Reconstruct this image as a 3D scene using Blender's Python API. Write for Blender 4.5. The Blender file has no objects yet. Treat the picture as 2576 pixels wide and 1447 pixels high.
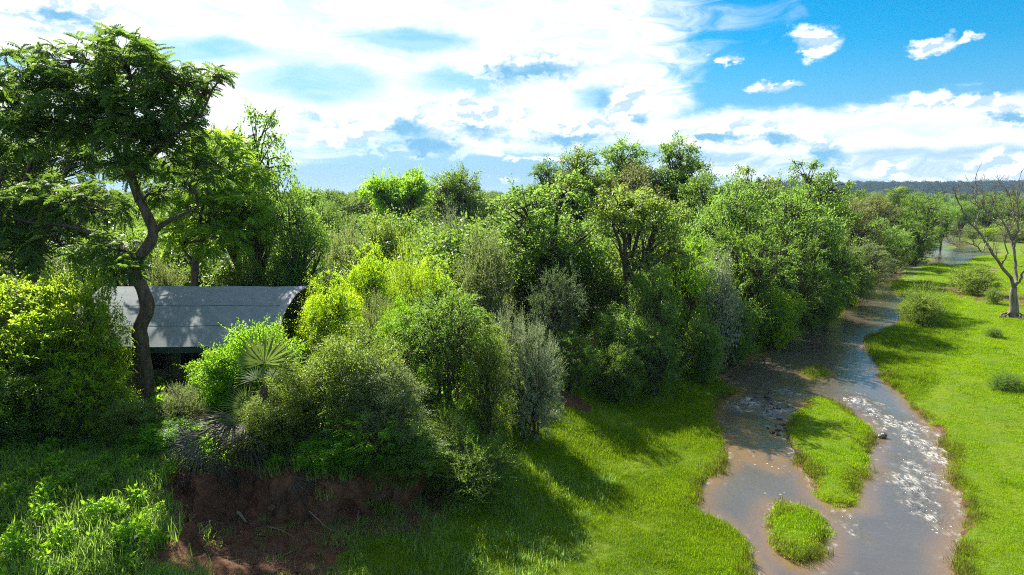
import bpy, math, random
import numpy as np
from mathutils import Vector, Matrix

scene = bpy.context.scene
C = scene.collection
R = math.radians

# ------------------------------------------------------------------ camera
CAM_H, PITCH, FPX = 13.0, R(7.5), 24 / 36 * 1024
cam = bpy.data.cameras.new('camera')
cam.lens, cam.sensor_width, cam.clip_start, cam.clip_end = 24, 36, 0.1, 30000
cam_o = bpy.data.objects.new('camera', cam)
cam_o.location = (0, 0, CAM_H)
cam_o.rotation_euler = (R(90) - PITCH, 0, 0)
C.objects.link(cam_o)
scene.camera = cam_o

# ------------------------------------------------------------------ sun, exposure
SUN_AZ, SUN_EL = R(-29), R(42)          # azimuth from +Y, positive to the right
sun = bpy.data.lights.new('sun', 'SUN')
sun.energy, sun.angle, sun.color = 5.0, R(0.53), (1.0, 0.93, 0.82)
sun_o = bpy.data.objects.new('sun', sun)
S = Vector((math.sin(SUN_AZ) * math.cos(SUN_EL), math.cos(SUN_AZ) * math.cos(SUN_EL), math.sin(SUN_EL)))
sun_o.rotation_euler = S.to_track_quat('Z', 'Y').to_euler()
sun_o.location = (-30, 60, 60)
C.objects.link(sun_o)
vs = scene.view_settings
scene.display_settings.display_device = 'sRGB'
vs.view_transform, vs.look, vs.exposure, vs.gamma = 'Standard', 'None', 1.18, 1.0
vs.use_curve_mapping = False
cy = scene.cycles
cy.max_bounces, cy.diffuse_bounces, cy.glossy_bounces, cy.transmission_bounces = 9, 5, 3, 6
cy.volume_bounces, cy.transparent_max_bounces = 0, 8
cy.caustics_reflective = cy.caustics_refractive = False
cy.sample_clamp_indirect = 3.0
cy.use_denoising = False
cy.denoiser = 'OPENIMAGEDENOISE'
cy.denoising_input_passes = 'RGB_ALBEDO_NORMAL'
cy.filter_width = 1.1

# ------------------------------------------------------------------ pixel helpers (pixels of a 2576-wide view of the photograph)
KP = 1024 / 2576
def ray(dx, dy):
    x, y = (dx * KP - 512) / FPX, -(dy * KP - 287.5) / FPX
    c, s = math.cos(PITCH), math.sin(PITCH)
    return Vector((x, c + y * s, -s + y * c))
def P(dx, dy, z=0.0):                   # point on the level z
    d = ray(dx, dy); t = (z - CAM_H) / d.z
    return (d.x * t, d.y * t)
def V(dx, dy, Y):                       # point at the distance Y
    d = ray(dx, dy); t = Y / d.y
    return Vector((d.x * t, Y, CAM_H + d.z * t))
def AE(dx, dy):                         # azimuth, elevation
    d = ray(dx, dy).normalized()
    return (math.atan2(d.x, d.y), math.asin(d.z))

# ------------------------------------------------------------------ node helper
class N:
    def __init__(s, tree):
        s.t = tree; tree.nodes.clear()
    def n(s, kind, **kw):
        o = s.t.nodes.new(kind)
        for k, v in kw.items():
            if k == 'inp':
                for i, x in v.items(): s.put(o.inputs[i], x)
            else: setattr(o, k, v)
        return o
    def put(s, sock, x):
        if x is None: return
        if isinstance(x, bpy.types.NodeSocket): s.t.links.new(x, sock)
        else:
            if hasattr(sock.default_value, '__len__') and not hasattr(x, '__len__'): x = (x,) * len(sock.default_value)
            if hasattr(x, '__len__') and len(x) == 3 and len(sock.default_value) == 4: x = (*x, 1)
            sock.default_value = x
    def m(s, op, a, b=None, c=None, clamp=False):
        o = s.n('ShaderNodeMath', operation=op, use_clamp=clamp, inp={0: a})
        if b is not None: s.put(o.inputs[1], b)
        if c is not None: s.put(o.inputs[2], c)
        return o.outputs[0]
    def v(s, op, a, b=None, c=None):
        o = s.n('ShaderNodeVectorMath', operation=op, inp={0: a})
        if b is not None: s.put(o.inputs[1], b)
        if c is not None: s.put(o.inputs[2], c)
        return o.outputs['Value'] if op in ('LENGTH', 'DOT_PRODUCT', 'DISTANCE') else o.outputs[0]
    def mix(s, f, a, b, mode='MIX'):
        o = s.n('ShaderNodeMix', data_type='RGBA', blend_type=mode)
        s.put(o.inputs[0], f); s.put(o.inputs[6], a); s.put(o.inputs[7], b)
        return o.outputs[2]
    def ss(s, x, lo, hi, a=0.0, b=1.0):
        o = s.n('ShaderNodeMapRange', interpolation_type='SMOOTHSTEP', inp={0: x, 1: lo, 2: hi, 3: a, 4: b})
        return o.outputs[0]
    def noise(s, vec, scale, detail=4.0, rough=0.55, lac=2.0, dist=0.0, two=False):
        o = s.n('ShaderNodeTexNoise', noise_dimensions='2D' if two else '3D', inp={'Scale': scale, 'Detail': detail, 'Roughness': rough, 'Lacunarity': lac, 'Distortion': dist})
        if vec is not None: s.put(o.inputs['Vector'], vec)
        return o
    def out(s, sh, where='Surface', kind='ShaderNodeOutputMaterial'):
        o = s.n(kind); s.put(o.inputs[where], sh)

def mat(name):
    m = bpy.data.materials.new(name); m.use_nodes = True
    return m, N(m.node_tree)

# ------------------------------------------------------------------ sky
world = bpy.data.worlds.new('World'); scene.world = world; world.use_nodes = True
def build_sky():
    g = N(world.node_tree)
    tc = g.n('ShaderNodeTexCoord').outputs['Generated']
    d = g.v('NORMALIZE', tc)
    xyz = g.n('ShaderNodeSeparateXYZ', inp={0: d})
    X, Y, Z = xyz.outputs
    az = g.m('ARCTAN2', X, Y); el = g.m('ARCSINE', Z)
    p = g.n('ShaderNodeCombineXYZ', inp={0: az, 1: el}).outputs[0]
    sky = g.n('ShaderNodeTexSky', sky_type='NISHITA', sun_disc=False, sun_elevation=SUN_EL, sun_rotation=SUN_AZ,
              altitude=900, air_density=1.0, dust_density=0.6, ozone_density=2.5)
    hs = g.n('ShaderNodeHueSaturation', inp={'Hue': 0.486, 'Saturation': 1.7, 'Value': 1.0, 'Color': sky.outputs[0]}).outputs[0]
    base = g.v('SCALE', hs); base.node.inputs['Scale'].default_value = SKY_K
    # warps
    st = g.v('MULTIPLY', p, (1.0, 1.6, 1.0))
    n1 = g.noise(st, 9.0, 5, 0.6, two=True)
    w = g.v('SUBTRACT', n1.outputs['Color'], (0.5, 0.5, 0.5))
    big = g.v('MULTIPLY_ADD', w, (0.07, 0.035, 0), p)
    n2 = g.noise(st, 34.0, 5, 0.62, two=True)
    w2 = g.v('SUBTRACT', n2.outputs['Color'], (0.5, 0.5, 0.5))
    fine = g.v('MULTIPLY_ADD', w2, (0.036, 0.026, 0), big)
    def union(src, lst):                # 1 - distance to the nearest ellipse centre, in radii
        f = None
        for dx, dy, rx, ry in lst:
            a, e = AE(dx, dy); kx, ky = 1718 / rx, 1718 / ry
            x = g.v('LENGTH', g.v('MULTIPLY_ADD', src, (kx, ky, 0), (-a * kx, -e * ky, 0)))
            f = x if f is None else g.m('MINIMUM', f, x)
        return g.m('SUBTRACT', 1.0, f)
    streak = g.noise(g.v('MULTIPLY', p, (4.0, 15.0, 1)), 3.0, 5, 0.6, dist=0.6, two=True).outputs[0]
    sk = g.m('SUBTRACT', streak, 0.5)
    veil = union(big, [(750, -10, 1080, 290), (1330, 120, 440, 165), (900, 220, 760, 130), (250, 300, 640, 110), (1560, 270, 190, 120),
                       (1980, 335, 460, 66), (2500, 330, 500, 84), (1300, 330, 330, 60)])
    va = g.ss(g.m('MULTIPLY_ADD', sk, 0.5, veil), -0.08, 0.40)
    hole = union(big, [(1040, 108, 210, 36), (800, 208, 200, 56), (1180, 205, 190, 40), (1520, 240, 110, 36), (520, 125, 180, 34), (2350, 392, 420, 26)])
    ha = g.ss(g.m('MULTIPLY_ADD', sk, 0.5, hole), -0.1, 0.6, 0.0, 0.66)
    va = g.m('MULTIPLY', va, g.m('SUBTRACT', 1.0, ha))
    va = g.m('MULTIPLY', va, g.ss(streak, 0.2, 0.62, 0.70, 1.0))
    # low thin haze cloud over the horizon on the right
    low = g.m('MULTIPLY', g.ss(el, 0.10, 0.03), g.ss(az, 0.05, 0.22))
    va = g.m('MAXIMUM', va, g.m('MULTIPLY', low, g.ss(streak, 0.3, 0.7, 0.25, 0.8)))
    # away from the view the broken cloud goes on
    zz = g.m('ADD', g.m('MAXIMUM', Z, 0.0), 0.16)
    plane = g.v('DIVIDE', d, g.n('ShaderNodeCombineXYZ', inp={0: zz, 1: zz, 2: 1.0}).outputs[0])
    ga = g.ss(g.noise(plane, 1.3, 5, 0.58, two=True).outputs[0], 0.45, 0.66)
    side = g.ss(g.m('ABSOLUTE', az), 0.70, 0.95)
    gm = g.m('MULTIPLY', g.m('MAXIMUM', side, g.ss(el, 0.34, 0.55)), g.ss(Z, -0.02, 0.05))
    va = g.m('MAXIMUM', g.m('MULTIPLY', va, g.m('SUBTRACT', 1.0, side)), g.m('MULTIPLY', ga, gm))
    # cumulus
    cu = union(fine, [(2050, 108, 70, 36), (2085, 112, 46, 22), (2365, 106, 58, 22), (2450, 90, 18, 13), (1930, 214, 52, 18), (1985, 208, 46, 9), (2400, 262, 190, 20), (2560, 285, 130, 44),
                      (1350, 165, 170, 64), (1830, 150, 36, 10), (1030, 310, 150, 52), (1200, 285, 190, 66), (880, 335, 170, 44), (1470, 325, 190, 50), (1600, 270, 84, 96),
                      (1080, 380, 150, 28), (1390, 394, 180, 10), (1285, 452, 30, 12), (1880, 340, 210, 50), (2065, 370, 86, 50), (2220, 430, 54, 26), (2360, 452, 90, 18), (2545, 415, 66, 34), (150, 40, 200, 80)])
    puff = g.m('SUBTRACT', n2.outputs[0], 0.5)
    cu = g.m('MULTIPLY_ADD', puff, 1.3, cu)
    ca = g.ss(cu, -0.05, 0.70)
    dk = union(fine, [(1345, 180, 120, 34), (1240, 172, 30, 14), (1080, 372, 120, 36), (1040, 335, 56, 40), (1200, 334, 110, 24), (1400, 350, 150, 20), (1530, 250, 36, 34), (1625, 300, 32, 26),
                      (150, 42, 74, 24), (770, 292, 56, 18), (1810, 352, 90, 16), (1950, 352, 54, 22), (2075, 385, 60, 26), (2545, 292, 80, 14)])
    dk = g.m('MULTIPLY_ADD', puff, 1.5, dk)
    da = g.ss(dk, -0.15, 0.8)
    belly = (0.11, 0.29, 0.44)
    # relief: the density of the puffs compared with the density a little nearer the sun
    n3 = g.noise(g.v('ADD', st, (-0.006, 0.014, 0)), 34.0, 4, 0.55, two=True).outputs[0]
    n4 = g.noise(st, 34.0, 4, 0.55, two=True).outputs[0]
    rel = g.m('SUBTRACT', n4, n3)
    shade = g.ss(rel, 0.05, -0.10, 0.0, 0.9)
    cucol = g.mix(shade, (0.74, 0.745, 0.75), (0.26, 0.38, 0.49))
    cucol = g.mix(da, cucol, belly)
    hz = g.ss(el, -0.01, 0.26, 0.85, 0.0)
    base = g.mix(hz, base, (0.085, 0.245, 0.42))
    vcol = g.mix(g.ss(sk, 0.10, -0.14, 0.0, 0.4), (0.66, 0.67, 0.68), (0.40, 0.49, 0.575))
    col = g.mix(va, base, vcol)
    col = g.mix(g.m('MULTIPLY', da, 0.6), col, belly)
    col = g.mix(g.m('MULTIPLY', ca, 0.97), col, cucol)
    bg = g.n('ShaderNodeBackground', inp={0: col, 1: 0.86}).outputs[0]
    g.out(bg, kind='ShaderNodeOutputWorld')
SKY_K = 0.074
build_sky()
world.cycles.sampling_method = 'MANUAL'
world.cycles.sample_map_resolution = 512
# ------------------------------------------------------------------ value noise
def _hash(i, j, seed):
    h = (i * 374761393 + j * 668265263 + seed * 1442695041) & 0xFFFFFFFF
    h = ((h ^ (h >> 13)) * 1274126177) & 0xFFFFFFFF
    return ((h ^ (h >> 16)) & 0xFFFF) / 65535.0
def vnoise(x, y, seed=0):
    xi, yi = np.floor(x).astype(np.int64), np.floor(y).astype(np.int64)
    fx, fy = x - xi, y - yi
    fx, fy = fx * fx * (3 - 2 * fx), fy * fy * (3 - 2 * fy)
    a, b = _hash(xi, yi, seed), _hash(xi + 1, yi, seed)
    c, d = _hash(xi, yi + 1, seed), _hash(xi + 1, yi + 1, seed)
    return (a * (1 - fx) + b * fx) * (1 - fy) + (c * (1 - fx) + d * fx) * fy
def fbm(x, y, seed=0, o=4):
    x, y = np.asarray(x, float), np.asarray(y, float)
    r, a, t = 0.0, 1.0, 0.0
    for k in range(o):
        r = r + a * vnoise(x * 2 ** k, y * 2 ** k, seed + k); t += a; a *= 0.5
    return r / t
def sstep(x, a, b):
    t = np.clip((x - a) / (b - a), 0, 1); return t * t * (3 - 2 * t)
def sdf(px, py, poly):                  # > 0 inside
    px, py = np.asarray(px, float), np.asarray(py, float)
    d2 = np.full(px.shape, 1e18); ins = np.zeros(px.shape, bool)
    n = len(poly)
    for i in range(n):
        ax, ay = poly[i]; bx, by = poly[(i + 1) % n]
        ex, ey = bx - ax, by - ay
        t = np.clip(((px - ax) * ex + (py - ay) * ey) / (ex * ex + ey * ey + 1e-12), 0, 1)
        d2 = np.minimum(d2, (px - ax - t * ex) ** 2 + (py - ay - t * ey) ** 2)
        c = (ay > py) != (by > py)
        with np.errstate(divide='ignore', invalid='ignore'):
            ins ^= c & (px < ex * (py - ay) / (ey if ey else 1e-12) + ax)
    d = np.sqrt(d2)
    return np.where(ins, d, -d)

# ------------------------------------------------------------------ the river course, from the photograph
W_LEFT = [(1950, 1800), (1905, 1500), (1900, 1447), (1880, 1390), (1840, 1340), (1790, 1310), (1740, 1275), (1765, 1215), (1830, 1160), (1815, 1110), (1785, 1060), (1800, 1020),
          (1850, 985), (1790, 955), (1840, 915), (1930, 878), (1960, 850), (2000, 833), (2083, 806), (2109, 787), (2143, 766), (2169, 727), (2205, 698), (2215, 680), (2258, 650), (2312, 638), (2349, 633), (2354, 610), (2346, 588)]
W_RIGHT = [(2352, 580), (2380, 592), (2400, 601), (2430, 607), (2456, 620), (2508, 628), (2495, 638), (2456, 649), (2440, 662), (2398, 670), (2360, 664), (2315, 671), (2273, 676), (2263, 698), (2245, 714), (2252, 727), (2273, 748), (2284, 755),
           (2273, 779), (2275, 812), (2214, 841), (2180, 856), (2185, 881), (2214, 914), (2222, 953), (2265, 983), (2305, 1034), (2325, 1048), (2360, 1083), (2385, 1133), (2395, 1198), (2415, 1253), (2435, 1298), (2420, 1348), (2395, 1398), (2405, 1447), (2415, 1500), (2430, 1800)]
RIVER = [P(*q) for q in W_LEFT + W_RIGHT]
ISLES = [[(2030, 1003), (2085, 1008), (2135, 1038), (2175, 1068), (2195, 1098), (2180, 1148), (2185, 1193), (2150, 1203), (2152, 1273), (2110, 1278), (2060, 1253), (2045, 1203), (2015, 1168), (2000, 1133), (1975, 1093), (1995, 1058), (2025, 1033)],
         [(1955, 1273), (2015, 1278), (2060, 1303), (2075, 1333), (2065, 1398), (2025, 1423), (1985, 1408), (1955, 1383), (1940, 1333), (1945, 1298)],
         [(2028, 938), (2040, 928), (2062, 928), (2078, 940), (2060, 948), (2038, 948)],
         [(2263, 657), (2286, 649), (2352, 648), (2360, 653), (2326, 662), (2273, 666)],
         [(2366, 620), (2389, 615), (2412, 619), (2410, 625), (2370, 625)]]
ISLES = [[P(*q) for q in i] for i in ISLES]
POOLS = [[(2477, 676), (2500, 671), (2515, 682), (2500, 688)], [(2322, 722), (2332, 711), (2337, 722), (2328, 731)], [(2450, 736), (2490, 731), (2520, 736), (2480, 741)], [(2350, 690), (2380, 686), (2384, 690), (2362, 694)]]
POOLS = [[P(*q) for q in i] for i in POOLS]
# edge of the high left bank (half-way up its face)
BANK = [P(*q, 1.9) for q in [(300, 2600), (540, 1520), (478, 1400), (500, 1335), (455, 1270), (560, 1262), (700, 1268), (860, 1262), (1010, 1250), (1090, 1225), (1130, 1170), (1215, 1110), (1290, 1030), (1370, 1010), (1470, 945), (1600, 905), (1680, 875), (1790, 835), (1880, 790), (1990, 760), (2060, 735), (2120, 700), (2170, 668), (2210, 640), (2255, 620), (2300, 600), (2330, 575)]]
far = P(2340, 560, 1.9)
BANK += [(far[0] + 60, far[1] + 200), (far[0] + 150, 900), (300, 9000), (-9000, 9000), (-9000, -200), (-30, -200)]

def river_d(x, y):
    d = sdf(x, y, RIVER)
    for i in ISLES: d = np.minimum(d, -sdf(x, y, i))
    for i in POOLS: d = np.maximum(d, np.minimum(sdf(x, y, i), 0.5))
    return d
def ground(x, y, parts=False):
    x, y = np.asarray(x, float), np.asarray(y, float)
    wob = (fbm(x * 0.9, y * 0.9, 5, 3) - 0.5)
    dr = river_d(x, y) + wob * 0.5 * sstep(90 - y, 0, 60)
    db = sdf(x, y, BANK)
    out = -dr
    # low ground by the river
    low = 0.02 + 0.20 * sstep(out, 0.0, 0.5) + 0.30 * sstep(out, 0.5, 9) + 0.25 * sstep(out, 6, 40)
    isl = np.full(x.shape, -1e9)
    for i in ISLES: isl = np.maximum(isl, sdf(x, y, i))
    low = np.where(isl > -0.3, 0.02 + 0.26 * sstep(isl + wob * 0.4, -0.05, 0.55), low)
    low = low + (fbm(x * 0.25, y * 0.25, 11, 3) - 0.5) * 0.25 * sstep(out, 0.6, 4)
    z = np.where(dr > 0, -0.05 - 0.5 * sstep(dr, 0, 2.0), low)
    # the left shelf rises to the foot of the bank
    z = z + 0.75 * sstep(db, -5.5, -0.3) * sstep(out, 0.2, 4)
    # bank face: a cut scarp in the near part, a slope further on
    face = np.clip((y - 27.0) / 16.0, 0, 1)
    wd = 0.55 + 1.9 * face
    jag = (fbm(x * 0.8, y * 0.8, 21, 4) - 0.5) * (1.6 - 0.6 * face)
    up = sstep(db + jag, -wd, wd)
    top = 2.95 + (fbm(x * 0.12, y * 0.12, 3, 3) - 0.5) * 0.7
    top = top - 1.35 * sstep(25.5 - y, 0, 8.0) * sstep(-x, 5, 13)
    z = z * (1 - up) + top * up
    z = z + 0.2 * (fbm(x * 0.9, y * 0.9, 31, 3) - 0.5) * sstep(out, 0.5, 3)
    # far relief
    z = z + sstep(y, 700, 2600) * 16 * fbm(x / 900, y / 900, 41, 3) * 0
    ax = np.arctan2(x, y)
    hill = sstep(ax, 0.20, 0.36) * sstep(y, 1500, 2400) * (38 + 16 * fbm(x / 500, y / 900, 43, 4))
    z = z + hill
    if parts: return z, up, db, dr, out, isl
    return z
def gz(x, y): return float(ground(np.array([x]), np.array([y]))[0])

def mesh_obj(name, verts, faces, material=None, parent=None, smooth=False, attrs=None):
    me = bpy.data.meshes.new(name)
    verts = np.asarray(verts, np.float32).reshape(-1, 3)
    if isinstance(faces, np.ndarray):
        nf, k = faces.shape
        me.vertices.add(len(verts)); me.vertices.foreach_set('co', verts.ravel())
        me.loops.add(nf * k); me.loops.foreach_set('vertex_index', faces.astype(np.int32).ravel())
        me.polygons.add(nf); me.polygons.foreach_set('loop_start', np.arange(0, nf * k, k, dtype=np.int32))
        me.update(calc_edges=True)
    else:
        me.from_pydata([tuple(v) for v in verts], [], faces); me.update()
    for an, (dom, val) in (attrs or {}).items():
        a = me.attributes.new(an, 'FLOAT', dom); a.data.foreach_set('value', np.asarray(val, np.float32).ravel())
    if smooth: me.polygons.foreach_set('use_smooth', np.ones(len(me.polygons), bool))
    if material: me.materials.append(material)
    return link(name, me, parent)
def link(name, me, parent=None):
    o = bpy.data.objects.new(name, me); C.objects.link(o)
    if parent is not None: o.parent = parent
    return o
def tag(o, label=None, cat=None, group=None, kind=None):
    if label: o['label'] = label
    if cat: o['category'] = cat
    if group: o['group'] = group
    if kind: o['kind'] = kind
    return o
def empty(name, loc, label, cat, group=None):
    o = link(name, None); o.location = loc; o.empty_display_size = 0.3
    return tag(o, label, cat, group)

def grid_faces(nx, ny):
    i = np.arange(ny - 1)[:, None] * nx + np.arange(nx - 1)[None, :]
    return np.stack([i, i + 1, i + nx + 1, i + nx], -1).reshape(-1, 4)

# ------------------------------------------------------------------ ground
def axis(fine0, fine1, step, lo, hi, grow):
    a = list(np.arange(fine0, fine1 + 1e-6, step)); s = step
    while a[-1] < hi: s *= grow; a.append(a[-1] + s)
    s = step; b = [a[0]]
    while b[-1] > lo: s *= grow; b.append(b[-1] - s)
    return np.array(b[::-1][:-1] + a)
def soil_mask(x, y, up, db, dr, out):
    jag = (fbm(x * 0.7, y * 0.7, 61, 4) - 0.5)
    scarp = sstep(db, -2.6, -0.6) * (1 - sstep(db, 0.1, 1.2)) * sstep(31.5 - y + jag * 6, 0, 4) * sstep(-1.6 - x, 0, 1.5)
    qx, qy = P(690, 1390, 1.0)
    floor_ = sstep(1 - np.hypot((x - qx) / 3.7, (y - qy) / 2.5) + jag * 0.9, 0, 0.3) * (1 - up)
    mx, my = P(495, 1405, 1.9)
    mound = sstep(1 - np.hypot((x - mx) / 1.7, (y - my) / 1.5) + jag * 0.8, 0, 0.3)
    tx, ty = P(1490, 885, 2.2)
    slip = sstep(1 - np.hypot((x - tx) / 1.6, (y - ty) / 3.0) + jag * 0.6, 0, 0.3)
    ux, uy = P(1420, 1035, 1.0)
    slip = np.maximum(slip, 0.8 * sstep(1 - np.hypot((x - ux) / 2.4, (y - uy) / 1.3) + jag * 0.9, 0.1, 0.4))
    vx, vy = P(2530, 745, 0.5)
    bare = 0.85 * sstep(1 - np.hypot((x - vx) / 7.5, (y - vy) / 17) + jag * 1.6, 0.0, 0.5)
    wx, wy = P(1850, 905, 0.2)
    mud = sstep(1 - np.hypot((x - wx) / 2.6, (y - wy) / 3.4) + jag * 0.9, 0.0, 0.4)
    edge = (1 - sstep(out + jag * 0.7, 0.05, 0.4)) * 0.85
    return np.clip(np.maximum.reduce([scarp, floor_, mound, slip, bare, mud, edge]), 0, 1)
def build_ground():
    xs = axis(-34, 62, 0.42, -9000, 9000, 1.11); xs = np.unique(np.round(np.concatenate([xs, np.arange(-15, 1, 0.17)]), 3))
    ys = axis(16, 118, 0.42, -120, 9000, 1.10); ys = np.unique(np.round(np.concatenate([ys, np.arange(20, 28.5, 0.17)]), 3))
    xs, ys = xs[np.append(True, np.diff(xs) > 0.05)], ys[np.append(True, np.diff(ys) > 0.05)]
    gx, gy = np.meshgrid(xs, ys)
    z, up, db, dr, out, isl = ground(gx, gy, True)
    soil = soil_mask(gx, gy, up, db, dr, out)
    # the cut face is lumpy and the foreground has a red mound
    mx, my = P(495, 1405, 1.9)
    z = z + 0.45 * sstep(1 - np.hypot((gx - mx) / 1.9, (gy - my) / 1.6), 0, 1)
    steep = sstep(db, -1.6, -0.2) * (1 - sstep(db, 0.2, 1.4)) * sstep(32 - gy, 0, 4)
    gyy = gy + steep * ((fbm(gx * 1.5, z * 1.3, 71, 4) - 0.5) * 1.3 + (np.abs(fbm(gx * 3.2, z * 2.2, 73, 3) - 0.5)) * 0.9)
    z = z + soil * (fbm(gx * 2.6, gy * 2.6, 75, 4) - 0.5) * 0.22 * (gy < 32)
    v = np.stack([gx, gyy, z], -1).reshape(-1, 3)
    m, g = mat('meadow_soil')
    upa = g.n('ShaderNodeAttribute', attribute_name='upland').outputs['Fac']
    at = g.n('ShaderNodeAttribute', attribute_name='soil').outputs['Fac']
    pos = g.n('ShaderNodeNewGeometry').outputs['Position']
    n1 = g.noise(pos, 0.35, 5, 0.6).outputs[0]; n2 = g.noise(pos, 3.5, 6, 0.65).outputs[0]; n3 = g.noise(pos, 0.05, 4, 0.6).outputs[0]
    green = g.mix(n2, (0.075, 0.150, 0.008), (0.16, 0.24, 0.012))
    green = g.mix(g.m('MULTIPLY', g.ss(n1, 0.4, 0.7), 0.7), green, (0.20, 0.25, 0.012))
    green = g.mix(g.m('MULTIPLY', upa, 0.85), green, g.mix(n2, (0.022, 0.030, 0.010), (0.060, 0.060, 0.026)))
    sep = g.n('ShaderNodeSeparateXYZ', inp={0: pos})
    farf = g.ss(sep.outputs[1], 150, 320)
    wood = g.mix(g.noise(pos, 0.06, 6, 0.7).outputs[0], (0.010, 0.028, 0.008), (0.05, 0.09, 0.020))
    green = g.mix(farf, green, wood)
    fieldm = g.m('MULTIPLY', g.ss(sep.outputs[1], 1000, 1080), g.ss(sep.outputs[1], 1500, 1420))
    green = g.mix(g.m('MULTIPLY', fieldm, g.ss(n3, 0.45, 0.5)), green, (0.13, 0.20, 0.05))
    earth = g.mix(g.ss(n2, 0.3, 0.7), (0.075, 0.032, 0.018), (0.190, 0.085, 0.044))
    earth = g.mix(g.ss(n1, 0.45, 0.75), earth, (0.15, 0.10, 0.065))
    col = g.mix(g.ss(g.m('ADD', at, g.m('MULTIPLY', g.m('SUBTRACT', n2, 0.5), 0.5)), 0.35, 0.6), green, earth)
    bump = g.n('ShaderNodeBump', inp={'Strength': 1.0, 'Distance': 0.16, 'Height': g.noise(pos, 5.0, 8, 0.7).outputs[0]})
    b = g.n('ShaderNodeBsdfPrincipled', inp={'Base Color': col, 'Roughness': 0.9, 'Specular IOR Level': 0.2, 'Normal': bump.outputs[0]})
    g.out(b.outputs[0])
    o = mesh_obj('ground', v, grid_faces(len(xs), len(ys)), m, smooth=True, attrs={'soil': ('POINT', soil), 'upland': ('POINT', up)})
    tag(o, 'river valley floor with red earth bank and green meadow', None, None, 'structure')
build_ground()

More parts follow.
